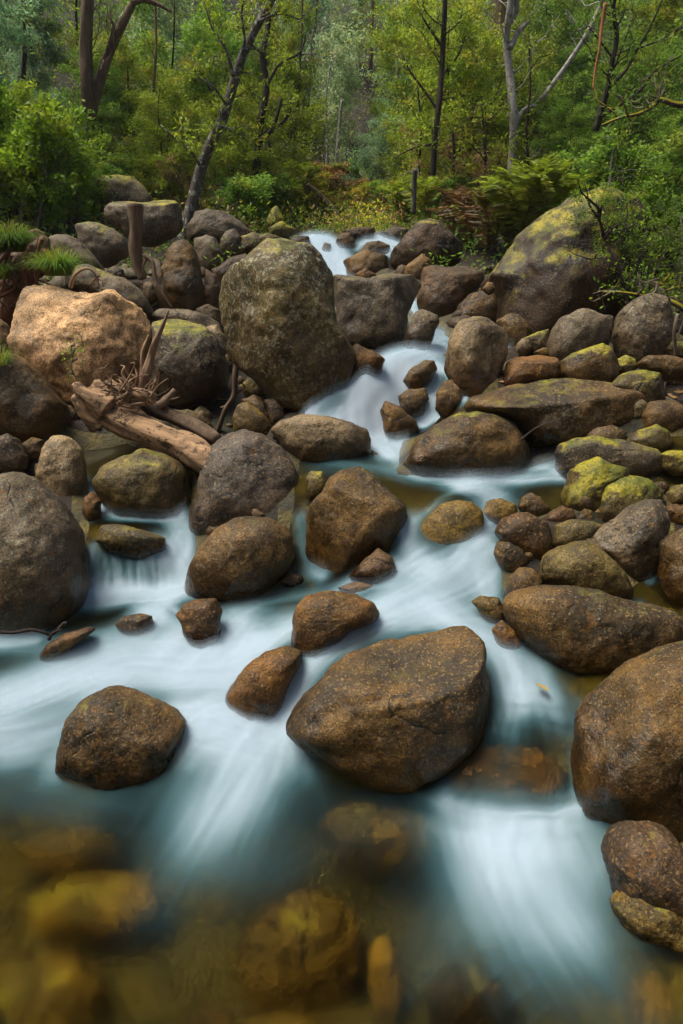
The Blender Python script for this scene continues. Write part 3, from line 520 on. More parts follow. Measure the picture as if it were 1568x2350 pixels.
rock('small brown stone parting the trickle above the small waterfall', 'rust', [(192,1140),(212,1128),(232,1150),(226,1184),(206,1194),(190,1172)], .0, .1, .7, .4, .5, cat='stone', tone=.6)
rock('small flat brown stone peeking from the foam below the small waterfall', 'umber', [(265,1432),(285,1412),(320,1408),(350,1412),(353,1432),(330,1448),(290,1453)], .0, .05, .6, .4, .5, cat='stone', tone=1.3)
rock('low streaked stone beside the dark stick in the foam', 'rust', [(90,1502),(110,1475),(150,1455),(200,1440),(216,1446),(180,1473),(130,1503),(100,1513)], .0, .05, .6, .4, .5, cat='stone', tone=.55)
rock('brown stone under a thin glassy veil left of the orange boulder', 'rust', [(405,1412),(420,1390),(450,1378),(495,1375),(510,1402),(505,1444),(490,1474),(460,1479),(430,1452)], .0, .05, .6, .5, .5, cat='stone', tone=.5, sink=-.004)
CF = 'rocks in the main cascade'
rock('lowest reddish rock in the main cascade', 'brown', [(872,948),(884,926),(914,938),(959,971),(963,993),(919,1004),(889,996)], .0, .1, .6, .4, .6, group=CF, tone=1.3, sink=-.012, dz=-.01)
rock('middle rock in the main cascade between two white strands', 'brown', [(911,916),(934,901),(974,896),(984,921),(964,953),(934,962),(914,943)], .0, .1, .6, .4, .6, group=CF, tone=1.2, sink=-.012, dz=-.01)
rock('speckled rock in the main cascade nearest the pale hollowed boulder', 'brown', [(999,908),(1019,878),(1049,876),(1064,898),(1054,930),(1024,955),(1004,938)], .0, .2, .6, .4, .5, group=CF, sink=-.012, dz=-.01)
rock('topmost rock of the main cascade glazed by thin water', 'brown', [(922,881),(939,853),(974,832),(997,832),(1004,853),(986,878),(952,898)], .0, .1, .5, .4, .4, group=CF, tone=1.1, sink=-.012, dz=-.01)
rock('rounded rock veiled in white at the shoulder of the main cascade', 'brown', [(722,955),(735,915),(770,885),(810,890),(815,925),(790,960),(750,972)], .0, .1, .5, .4, .3, group=CF, dz=.1, sink=.07, tone=1.4)
HG = 'stones in the hollow under the great boulder'
rock('smooth golden-brown stone beside the propped dead stick', 'gold', [(533,960),(545,930),(570,922),(600,940),(630,972),(622,989),(590,994),(545,990)], .0, .1, .4, .25, .25, group=HG, cat='stone', tone=.75)
rock('blocky grey-olive stone behind the smooth golden-brown one', 'olive', [(550,888),(570,868),(610,871),(608,904),(572,912)], .1, .2, .3, .1, .8, group=HG, cat='stone', tone=1.3)
rock('grey-brown stone between smooth golden stone and great boulder', 'brown', [(555,918),(585,906),(615,926),(634,958),(625,975),(590,950)], .05, .1, .3, .2, .5, group=HG, cat='stone', tone=1.0)
rock('dark red-brown stone under the great boulder', 'umber', [(607,918),(635,911),(660,936),(657,964),(630,970)], .0, .05, .4, .2, .4, group=HG, cat='stone', tone=1.2)
rock('wedge-shaped grey stone beyond the end of the driftwood log', 'brown', [(448,975),(456,948),(466,942),(490,975),(494,994),(468,990)], .0, .1, .3, .1, .8, group=HG, cat='stone', tone=1.1)
# front, far side
rock('huge mottled boulder cut by the frame edge beside the front fall', 'brown', [(1320,1652),(1345,1610),(1400,1560),(1460,1520),(1520,1490),(1568,1475),(1660,1470),(1720,1600),(1700,1790),(1620,1868),(1500,1868),(1400,1848),(1350,1818),(1325,1734)], .12, .25, .6, .4, .5, tone=1.0, thick=.7, cuts=[((-.75,-.3,.6),.72)])
rock('wet knobbly boulder at the frame edge below the huge mottled one', 'umber', [(1392,1964),(1410,1920),(1450,1895),(1500,1892),(1545,1910),(1590,1950),(1620,2050),(1610,2130),(1540,2130),(1480,2090),(1424,2050),(1403,2004)], .1, .1, .9, .5, .5, tone=1.3)
rock('half-drowned algae-covered stone below the wet knobbly boulder', 'bed', [(1408,2064),(1450,2022),(1520,2032),(1600,2062),(1620,2150),(1560,2164),(1480,2124),(1430,2104)], .2, .05, .6, .5, .5, cat='stone', sink=.02)
rock('golden stone breaking the surface in the bottom corner', 'gold', [(1420,2334),(1450,2290),(1500,2265),(1560,2280),(1620,2320),(1630,2400),(1420,2400)], .1, .05, .6, .5, .4, cat='stone', depth=1.72, tone=.8)
rock('broad brown rock under the curtain of the front fall', 'rust', [(1020,1784),(1060,1730),(1100,1700),(1180,1696),(1260,1712),(1312,1760),(1304,1846),(1230,1862),(1150,1852),(1060,1826)], .0, .05, .7, .5, .4, tone=1.5, dz=.085, sink=.024, thick=.6)
# submerged stones of the clear pool: they lie on the bed, so their depth comes from there
def bed_stone(label, pal, x, y, w, h, below, tone=1.0, rot=0.0, moss=.05, ang=-.4):
    P, z = hit(x, y)
    # the line of sight is bent at the surface: the stone sits a little nearer than the straight line says
    th = np.linspace(0, 2 * math.pi, 12, endpoint=False); r = np.random.default_rng(int(x * 7 + y))
    a, b = np.cos(th) * w * .5 * r.uniform(.95, 1.04, 12), np.sin(th) * h * .5 * r.uniform(.95, 1.04, 12)
    poly = np.stack([x + a * math.cos(rot) - b * math.sin(rot), y + a * math.sin(rot) + b * math.cos(rot)], 1)
    o = rock(label, pal, poly, moss, .05, .5, .0, ang, thick=.7, ext=.1, rough=.5, depth=z * 1.0, cat='stone', group=SB, tone=tone * 1.15)
    g = float(level(o.location.x, o.location.y))
    o.location.z = g - below - .035
    return o
bed_stone('sunken sandy-brown rock below the largest front boulder', 'gold', 880, 1865, 300, 190, .13, .75, .2)
bed_stone('sunken reddish rock beside the front fall curtain', 'rust', 990, 1860, 130, 110, .12, .8)
bed_stone('large sunken golden rock in the middle of the clear pool', 'gold', 690, 2110, 300, 330, .19, .85, .5)
bed_stone('upright yellow sunken stone right of the large golden one', 'gold', 890, 2170, 90, 210, .13, 1.15, -.12)
bed_stone('dark sunken stone under the edge of the white fan', 'umber', 1090, 2215, 230, 160, .15, 1.0, .3)
bed_stone('yellow-green sunken slab at the left side of the clear pool', 'bed', 200, 2000, 330, 150, .17, 1.5, -.1, .3)
bed_stone('olive sunken boulder in the bottom left corner', 'bed', 70, 2220, 330, 260, .19, 1.1, 0, .2)
bed_stone('dim brown sunken stone below the squat lone boulder', 'bed', 150, 1880, 240, 110, .15, .9)
bed_stone('sunken amber stone in the bottom middle of the pool', 'bed', 640, 2310, 260, 160, .17, 1.0)
bed_stone('dark sunken pebble-shaped stone beneath the white fan tail', 'umber', 470, 2290, 170, 150, .17, 1.0)
bed_stone('greenish domed stone under the glassy hump of water', 'bed', 1035, 1205, 170, 120, .045, 1.0, -.5)
bed_stone('brown stone under thin flow right of the front boulder', 'rust', 1300, 1600, 90, 120, .07, .7)
UFs = [('dark brown block splitting the upper falls in two', 'brown', [(770,550),(785,532),(808,530),(816,552),(806,572),(785,570)], .9),
 ('low tan rock shelf below the upper falls', 'brown', [(788,594),(834,573),(889,586),(893,623),(859,640),(808,636)], 1.3),
 ('flat dark rock at the crest between the upper falls', 'umber', [(786,527),(830,519),(862,523),(855,548),(800,550)], 1.0),
 ('lichened rock at the crest right of the upper falls', 'grey', [(872,533),(904,519),(939,524),(925,556),(895,552)], .9),
 ('domed rock under the right upper fall', 'brown', [(817,570),(839,546),(869,538),(897,550),(885,584),(839,586)], 1.0),
 ('small orange wedge stone below the tan rock shelf', 'rust', [(812,630),(839,611),(864,628),(846,648)], .9),
 ('small dark block inside the left upper fall', 'umber', [(735,560),(745,540),(762,545),(765,575),(748,582)], 1.1),
 ('dark rock at the crest left of the upper falls', 'umber', [(668,556),(685,538),(712,540),(715,560),(690,568)], 1.0),
 ('reddish rock left of the upper falls under leaf litter', 'brown', [(590,548),(612,532),(650,534),(668,548),(640,562),(600,562)], 1.2)]
for lb, pl, po, tn in UFs: rock(lb, pl, po, .06, .15, .4, .4, .5, group=UF, tone=tn, dz=.02, sink=.06 if 'domed' in lb or 'small dark' in lb else .015)
rock('yellow moss-covered boulder among the trees behind the upper falls', 'olive', [(612,504),(622,482),(634,474),(645,482),(656,511),(640,518),(618,518)], .85, .0, .0, .0, .3, group=UF, depth=7.6)
rock('low moss-covered rock at the foot of the yellow mossy boulder', 'olive', [(616,526),(650,510),(688,532),(650,542),(622,540)], .8, .0, .0, .0, .4, group=UF, depth=7.3)
rock('grey rock peeking over the shoulder of the giant mossy boulder', 'grey', [(1280,478),(1300,458),(1316,450),(1318,478),(1300,492)], .1, .4, .0, .0, .8, group=RB, depth=5.7, cat='stone')

# scatter of small stones in the gaps
def scatter(name, n, region, smin, smax, mat_pal, seed):
    r = np.random.default_rng(seed); Vs, Fs, k = [], [], 0
    D, F = ico(2 if name == 'pebbles' else 3)
    for _ in range(n):
        Y = r.uniform(*region[1]); X = r.uniform(-1, 1) * (Y * .62 + .3) if region[0] is None else r.uniform(*region[0])
        if name == 'bank_stones' and abs(X) < Y * .50 + .72: continue
        if name != 'bed_pebbles' and float(inside_dist(np.array(X), np.array(Y))) > -(.06 if name == 'pebbles' else .14): continue
        s = smin + (smax - smin) * r.random() ** 2.2
        z = float(ground_z(np.array(X), np.array(Y)))
        v = D * s * r.uniform(.6, 1.15, 3) * (1 + .34 * fbm(D * 1.3 + r.uniform(-30, 30, 3), 3, 3))[:, None]
        a = r.uniform(0, 6.28); c_, s_ = math.cos(a), math.sin(a)
        v = np.stack([v[:, 0] * c_ - v[:, 1] * s_, v[:, 0] * s_ + v[:, 1] * c_, v[:, 2] * .8], 1) + (X, Y, z + s * .15)
        Vs.append(v); Fs.append(F + k); k += len(v)
    o = link(name, mesh_from(name, np.concatenate(Vs), np.concatenate(Fs)), MAT_ROCK)
    pa, pb, ps = PAL[mat_pal]; o['tone_a'] = [x * .55 for x in pa]; o['tone_b'] = [x * .5 for x in pb]; o['stain_tone'] = list(ps); o['moss'] = -.5; o['lichen'] = .1; o['stain'] = .2; o['wet'] = .0
    return o
tag(scatter('pebbles', 650, (None, (2.2, 6.2)), .018, .075, 'brown', 3), 'small stones filling the gaps between the boulders', 'pebbles', kind='stuff')
tag(scatter('bank_stones', 230, ((1.35, 5.0), (.4, 6.5)), .10, .38, 'brown', 21), 'stones strewn along the bank beside the stream', 'stones', kind='stuff')
tag(scatter('bank_stones', 200, ((-5.0, -1.35), (.4, 6.0)), .10, .38, 'brown', 22), 'stones strewn along the bank by the driftwood', 'stones', kind='stuff')
tag(scatter('rubble', 420, (None, (3.0, 6.8)), .06, .17, 'olive', 9), 'dark rubble lodged between the boulders', 'rubble', kind='stuff')

# ------------------------------------------------------------------ the stream
STROKES = [([(-60,1770),(200,1830),(420,1870)], 95, .34, .2), ([(740,1062),(900,1082),(1010,1112)], 34, .42, .2), ([(560,1780),(520,1950),(470,2120)], 120, .25, .3), ([(900,1850),(700,1950),(450,2150)], 90, .16, .2), ([(1130,1900),(1000,2100),(900,2300)], 90, .2, .2),([(-80,1470),(200,1475),(420,1470)], 48, .55, .2), ([(1100,1420),(900,1425),(700,1410),(520,1420)], 44, .5, .2), ([(-60,1720),(120,1740)], 36, .35, .2), ([(1130,1480),(1230,1560),(1280,1640)], 40, .35, .1),  # path over the water (photo points), half width, white-water density, streak strength
 ([(722,548),(745,565),(770,600),(800,634)], 36, 1.0, .25), ([(685,546),(712,560),(735,580)], 14, .8, .3), ([(745,545),(765,580)], 12, .8, .4), ([(880,549),(895,562),(905,578)], 24, 1.0, .3), ([(862,550),(868,580)], 12, .8, .4), ([(820,570),(850,548)], 10, .5, .3),
 ([(945,685),(950,722),(975,760)], 16, .8, .2), ([(1015,762),(985,802)], 32, .8, .2), ([(1190,790),(1160,800)], 14, .7, .1), ([(890,818),(960,812),(1030,800)], 12, .55, .1), ([(1040,805),(1020,790)], 10, .6, .1),
 ([(960,812),(900,850),(840,890),(780,930),(725,955)], 46, 1.0, .5), ([(900,850),(870,910),(860,960),(880,1010),(905,1040)], 46, 1.0, .5), ([(1000,838),(1040,868),(1068,915)], 11, .8, .3), ([(990,855),(988,910),(975,965)], 18, .9, .3),
 ([(770,885),(730,930)], 28, .9, .2), ([(1060,905),(1000,962),(970,978)], 12, .7, .3), ([(820,870),(800,960)], 40, .95, .15),
 ([(880,1010),(910,1050),(950,1088),(1020,1098)], 30, .62, .1), ([(1295,1095),(1220,1100),(1130,1098),(1060,1112)], 22, .95, .2), ([(1190,1055),(1290,1085)], 13, .75, .3), ([(1280,1060),(1220,1080)], 10, .6, .3), ([(1080,1100),(960,1085)], 18, .5, .1),
 ([(1080,1118),(1135,1150),(1105,1200),(1050,1232),(1000,1262),(960,1300)], 40, .98, .12), ([(1075,1115),(1000,1160),(955,1195),(938,1240)], 11, .55, .2), ([(925,1210),(950,1262),(990,1300)], 26, .9, .12),
 ([(1125,1255),(1050,1330),(950,1372),(880,1402),(790,1442)], 62, 1.0, .10), ([(1000,1395),(1060,1440),(1130,1470),(1170,1530),(1190,1600)], 48, .85, .12), ([(900,1310),(830,1330),(790,1365)], 25, .8, .1), ([(1110,1330),(1130,1400)], 30, .75, .1),
 ([(900,1342),(780,1352),(650,1372),(560,1402),(480,1470)], 26, .55, .2), ([(880,1392),(700,1445),(560,1480)], 34, .75, .15), ([(660,1440),(600,1480),(520,1490)], 34, .85, .1),
 ([(820,1440),(760,1482),(700,1550),(650,1622),(600,1672)], 30, .97, .2),
 ([(640,1640),(570,1722),(500,1832),(430,1950),(360,2070)], 78, .9, .3), ([(640,1640),(610,1760),(560,1880),(520,1980)], 60, .55, .35), ([(650,1650),(700,1760),(730,1830)], 40, .5, .35), ([(520,1690),(440,1720),(380,1800)], 40, .45, .2),
 ([(600,1480),(450,1522),(300,1505),(150,1562),(0,1622),(-120,1650)], 62, .9, .12), ([(480,1342),(350,1372),(200,1382),(80,1412),(-40,1438)], 36, 1.0, .15), ([(405,1262),(435,1332),(390,1372),(340,1420)], 38, .95, .15),
 ([(500,1480),(560,1600),(450,1652),(540,1682)], 52, .9, .1), ([(340,1400),(420,1440),(380,1490)], 30, .8, .1), ([(-40,1482),(80,1470)], 14, .75, .2), ([(580,1560),(400,1562),(200,1545),(0,1590)], 44, .9, .12), ([(-60,1692),(150,1652),(250,1570)], 40, .62, .15), ([(20,1735),(135,1700),(130,1780)], 30, .4, .2), ([(420,1640),(600,1660)], 40, .85, .1), ([(540,1440),(440,1540)], 40, .8, .12),
 ([(235,1150),(262,1182),(330,1190),(405,1182)], 15, .95, .2), ([(405,1190),(425,1242),(412,1285)], 30, .85, .2), ([(190,1098),(215,1140),(245,1172)], 11, .85, .2), ([(200,1190),(230,1180)], 14, .8, .1),
 ([(210,1262),(212,1345)], 16, .8, .9), ([(240,1266),(244,1345)], 18, .8, .9), ([(275,1266),(280,1345)], 20, .8, .9), ([(310,1266),(316,1345)], 20, .78, .9), ([(345,1266),(352,1345)], 20, .78, .9), ([(375,1262),(382,1345)], 18, .8, .7), ([(190,1352),(300,1358),(400,1352)], 14, .98, .1),
 ([(425,1440),(440,1475),(490,1490)], 12, .7, .7), ([(405,1400),(425,1440)], 12, .55, .6),
 ([(1190,1585),(1178,1640),(1168,1692)], 34, .6, .3), ([(1165,1690),(1150,1770)], 30, .26, .8), ([(1240,1608),(1270,1680),(1282,1760),(1282,1840)], 24, .32, .8), ([(1316,1735),(1320,1800),(1320,1850)], 10, .9, .3), ([(1120,1700),(1100,1790)], 18, .22, .8),
 ([(1030,1835),(1120,1866),(1220,1872),(1325,1852)], 24, 1.0, .1), ([(1175,1872),(1215,2000),(1275,2130),(1380,2280),(1440,2360)], 135, .95, .2), ([(1090,1868),(1120,1990),(1140,2100)], 60, .7, .25), ([(1290,1870),(1350,1960),(1400,2120)], 60, .5, .25), ([(1200,1880),(1180,2000)], 90, .8, .1), ([(1120,2080),(900,2350)], 60, .16, .2),
 ([(1512,1258),(1500,1300),(1490,1335)], 10, .7, .3), ([(1380,1365),(1470,1380)], 10, .3, .1),
 ([(690,1190),(700,1272),(742,1322)], 16, .6, .3), ([(740,1320),(640,1300)], 14, .45, .2), ([(680,1340),(560,1352)], 12, .45, .3), ([(1330,1610),(1320,1740)], 14, .3, .3), ([(1070,1760),(1170,1765),(1290,1775)], 52, -.66, .0), ([(1000,1222),(1062,1175)], 34, -.7, .0), ([(745,935),(775,910)], 18, -.45, .0), ([(440,1405),(480,1445)], 26, -.6, .0), ([(930,1130),(985,1120)], 26, -.5, .0), ([(1230,1540),(1260,1600)], 40, .45, .1)]
uw = np.linspace(-1.05, 1.05, 341)
yw = np.geomspace(.62, 9.6, 621)
WX, WY = np.meshgrid(uw, yw); WX = WX * (WY + .55) * .62
WL = level(WX, WY); wd = inside_dist(WX, WY)
q = np.stack([WX.ravel(), WY.ravel(), 0 * WX.ravel()], 1)
foam = np.zeros(WX.size); aer = np.zeros(WX.size); ripple = np.zeros(WX.size)
STROKES.sort(key=lambda k_: k_[2] < 0)
for si, (path, hw, dens, streak) in enumerate(STROKES):
    H_ = [hit(x, y) for x, y in path]
    P = np.array([h[0][:2] for h in H_]); zz = np.array([h[1] for h in H_])
    W = hw * 1.3 * SX / FPX * zz; streak = streak if streak > .55 else streak * .9
    if len(P) > 2: m_ = 14; Pf = spline(P, m_); Wf = np.interp(np.linspace(0, 1, m_), np.linspace(0, 1, len(W)), W)
    else: Pf, Wf = P, W
    box = (q[:, 0] > Pf[:, 0].min() - 3.2 * Wf.max()) & (q[:, 0] < Pf[:, 0].max() + 3.2 * Wf.max()) & (q[:, 1] > Pf[:, 1].min() - 3.2 * Wf.max()) & (q[:, 1] < Pf[:, 1].max() + 3.2 * Wf.max())
    ix = np.nonzero(box)[0]
    if len(ix) == 0: continue
    x, y = q[ix, 0], q[ix, 1]; bd = np.full(len(ix), 1e9); bs = np.zeros(len(ix)); bt = np.zeros(len(ix)); bw = np.ones(len(ix)); acc = 0; tot = np.hypot(*np.diff(Pf, axis=0).T).sum()
    for (x0, y0), (x1, y1), w0, w1 in zip(Pf[:-1], Pf[1:], Wf[:-1], Wf[1:]):
        dx, dy = x1 - x0, y1 - y0; L_ = math.hypot(dx, dy) + 1e-9; tt = np.clip(((x - x0) * dx + (y - y0) * dy) / L_ ** 2, 0, 1)
        d = np.hypot(x - x0 - tt * dx, y - y0 - tt * dy)
        if acc == 0 and hw > 55: d = np.hypot(d, 2.6 * np.maximum(0, -((x - x0) * dx + (y - y0) * dy) / L_))
        sd = ((x - x0) * dy - (y - y0) * dx) / L_; w = w0 + (w1 - w0) * tt
        cl = d / w < bd; bd = np.where(cl, d / w, bd); bs = np.where(cl, acc + tt * L_, bs); bt = np.where(cl, sd, bt); bw = np.where(cl, w, bw); acc += L_
    nz = fbm(np.stack([bt / bw * 2.6 + si * 9.1, bs / (tot + 1e-6) * 1.3, 0 * bt], 1), 3, si, .6)
    fine = fbm(np.stack([bt * 70 + si, bs / (tot + 1e-6) * 1.0, 0 * bt], 1), 2, si + 4, .6)
    g = np.exp(-(bd * (1 + .18 * nz)) ** 2 * 1.05)
    a = dens * (.70 if np.mean([p_[1] for p_ in path]) > 1010 else 1.0 if np.mean([p_[1] for p_ in path]) > 700 else 1.5) * g * np.clip(1 - streak * .75 * (.5 - .75 * nz - .5 * fine * (streak > .5)) + (.05 if hw > 70 else .14) * fine * (hw > 20), 0, 1.15)
    if path[-1][1] > 1780 and hw > 30: a = a * (1 - .75 * smooth(.55, 1.0, bs / (tot + 1e-6)))
    if dens < 0: foam[ix] *= 1 + dens * np.exp(-(bd * (1 + .35 * nz)) ** 2); continue
    foam[ix] = 1 - (1 - foam[ix]) * (1 - np.clip(a, 0, .985))
    aer[ix] = np.maximum(aer[ix], dens * np.exp(-(bd / 1.5) ** 2))
    ripple[ix] += .009 * a * nz * np.minimum(1, bw / .08)
sk = fbm(np.stack([q[:, 0] * 2.2 + q[:, 1] * .7, q[:, 1] * .9, 0 * q[:, 0]], 1), 4, 77)
foam = np.clip(foam * (1 + .10 * sk), 0, 1)
WZ = (WL + ripple.reshape(WL.shape) + .004 * sk.reshape(WL.shape) - .10 * smooth(.02, -.12, wd))
wm = mesh_from('water', np.stack([WX, WY, WZ], -1).reshape(-1, 3), grid_faces(*WX.shape))
keep = (wd > -.16)
fk = grid_faces(*WX.shape); kk = keep.ravel()[fk].any(1)
used = np.unique(fk[kk]); remap = np.full(WX.size, -1); remap[used] = np.arange(len(used))
bpy.data.meshes.remove(wm)
wm = mesh_from('water', np.stack([WX, WY, WZ], -1).reshape(-1, 3)[used], remap[fk[kk]])
for nm, arr in (('foam', foam), ('aeration', aer)):
    at_ = wm.attributes.new(nm, 'FLOAT', 'POINT'); at_.data.foreach_set('value', arr[used].astype(np.float32))
t = NT('stream_water')
fa = t.n('Attribute', attribute_name='foam', out=2); ae = t.n('Attribute', attribute_name='aeration', out=2)
tc = t.n('TexCoord', out=3)
n1 = t.noise(tc, 3.0, 3, .5)
body = t.n('BsdfRefraction', {'Color': (.80, .76, .47, 1), 'Roughness': .56, 'IOR': 1.18})
body = t.n('MixShader', {0: .3, 1: body, 2: t.n('BsdfTransparent', {0: (.72, .67, .41, 1)})})
body = t.n('MixShader', {0: t.n('Fresnel', {'IOR': 1.06}), 1: body, 2: t.n('BsdfGlossy', {'Color': (1, 1, 1, 1), 'Roughness': .16})})
fcol = t.mix(t.ramp(fa, .3, 1.0), (.17, .38, .44), (.64, .74, .82))
white = t.n('BsdfDiffuse', {0: fcol})
white = t.n('MixShader', {0: .25, 1: white, 2: t.n('BsdfTranslucent', {0: fcol})})
al = t.math('MULTIPLY', t.ramp(fa, .0, 1.02), .97)
MAT_WATER = t.out(t.n('MixShader', {0: al, 1: body, 2: white}))
water = link('stream_water', wm, MAT_WATER); tag(water, kind='structure')

# soft spray hanging over the white water, thinning upwards: several gauzy sheets
fg = foam.reshape(WX.shape)[::2, ::2]; gx, gy, gz = WX[::2, ::2], WY[::2, ::2], WZ[::2, ::2]
fq = grid_faces(*gx.shape); ok = (fg.ravel()[fq].max(1) > .12) & (wd[::2, ::2].ravel()[fq].min(1) > -.04)
us_ = np.unique(fq[ok]); rm = np.full(gx.size, -1); rm[us_] = np.arange(len(us_))
SV, SF, SA = [], [], []
dzy = np.abs(np.gradient(gz, axis=0) / np.gradient(gy, axis=0)); flat_ = 1 - .85 * smooth(.45, .95, dzy)
for li, (hh, aa) in enumerate(((.006, .22), (.014, .18), (.023, .12), (.034, .07))):
    lift = hh * np.clip(gy.ravel()[us_] / 2.2, .6, 1.5)
    SV.append(np.stack([gx.ravel()[us_], gy.ravel()[us_], gz.ravel()[us_] + lift], 1)); SF.append(rm[fq[ok]] + li * len(us_))
    SA.append(aa * flat_.ravel()[us_] * np.clip((fg.ravel()[us_] - .3) / .6, 0, 1) ** 1.4)
sm = mesh_from('spray', np.concatenate(SV), np.concatenate(SF))
a_ = sm.attributes.new('veil', 'FLOAT', 'POINT'); a_.data.foreach_set('value', np.concatenate(SA).astype(np.float32))
t = NT('spray'); va = t.n('Attribute', attribute_name='veil', out=2)
df = t.n('MixShader', {0: .4, 1: t.n('BsdfDiffuse', {0: (.55, .68, .77, 1)}), 2: t.n('BsdfTranslucent', {0: (.55, .68, .77, 1)})})
spray = link('spray', sm, t.out(t.n('MixShader', {0: va, 1: t.n('BsdfTransparent', {0: (1, 1, 1, 1)}), 2: df}))); tag(spray, 'fine white spray hovering over the rapids', 'spray', kind='stuff')
# ------------------------------------------------------------------ vegetation
LEAF = {'olive': leaf_material('wattle_leaf', (.080,.128,.009), (.125,.170,.013), (.16,.16,.018)),
 'green': leaf_material('tea_tree_leaf', (.045,.095,.012), (.075,.14,.016), (.11,.15,.02)),
 'bright': leaf_material('bright_leaf', (.095,.165,.009), (.055,.115,.008), (.14,.19,.014)),
 'blue': leaf_material('gum_leaf', (.105,.185,.105), (.075,.15,.075), (.16,.20,.10)),
 'pale': leaf_material('pale_gum_leaf', (.16,.225,.115), (.12,.19,.10), (.21,.23,.12)),
 'yellow': leaf_material('yellow_leaf', (.20,.20,.014), (.13,.16,.015), (.26,.19,.03)),
 'brown': leaf_material('dry_leaf', (.17,.10,.045), (.12,.075,.03), (.20,.15,.05), trans=.2),
 'fern': leaf_material('fern_leaf', (.095,.13,.009), (.065,.10,.008), (.12,.11,.012)), 'dead_fern': leaf_material('dead_fern_leaf', (.065,.036,.012), (.05,.032,.010), (.06,.06,.012), trans=.2),
 'grass': leaf_material('grass_blade', (.045,.095,.006), (.035,.075,.006), (.08,.10,.012))}
BARK = {'dark': bark_material('dark_bark', (.028,.021,.016), (.062,.047,.036)), 'grey': bark_material('grey_bark', (.085,.075,.062), (.15,.135,.115)),
 'lichen': bark_material('lichened_bark', (.055,.045,.036), (.11,.095,.080), (.30,.31,.27)), 'pale': bark_material('pale_bark', (.42,.40,.37), (.26,.235,.21), (.14,.10,.08)),
 'twig': bark_material('twig_bark', (.12,.09,.065), (.19,.15,.115)), 'brown': bark_material('brown_bark', (.10,.065,.040), (.17,.115,.075)),
 'orange': bark_material('orange_bark', (.38,.15,.055), (.27,.12,.05)), 'mossy': bark_material('mossy_bark', (.05,.04,.03), (.10,.085,.06), None, 14, .3, (.26,.21,.015)),
 'drift': bark_material('driftwood', (.36,.225,.12), (.14,.085,.048), (.04,.026,.017), 12, .10, bump=1.0, axis=(.90,-.36,-.25)), 'root': bark_material('root_wood', (.33,.22,.135), (.18,.11,.065)),
 'redroot': bark_material('red_root', (.16,.065,.03), (.095,.045,.025)), 'wet': bark_material('wet_stick', (.02,.014,.012), (.05,.035,.03))}
def stem(r, p, d, L, n, wig, up):
    pts = [np.array(p, float)]; d = np.array(d, float); d /= np.linalg.norm(d)
    for _ in range(n):
        d = d + r.normal(size=3) * wig + np.array([0, 0, up]); d /= np.linalg.norm(d); pts.append(pts[-1] + d * (L / n))
    return np.array(pts)
def twig_leaves(r, pts, n, spread, droop, acc):
    k = r.integers(1, len(pts), n); fr = r.random(n)[:, None]; p = pts[k - 1] * (1 - fr) + pts[k] * fr
    d = (pts[k] - pts[k - 1]); d = d / (np.linalg.norm(d, axis=1)[:, None] + 1e-9)
    acc[0].append(p + r.normal(size=(n, 3)) * spread); acc[1].append(d * .6 + r.normal(size=(n, 3)) * .6 + np.array([0, 0, droop]))
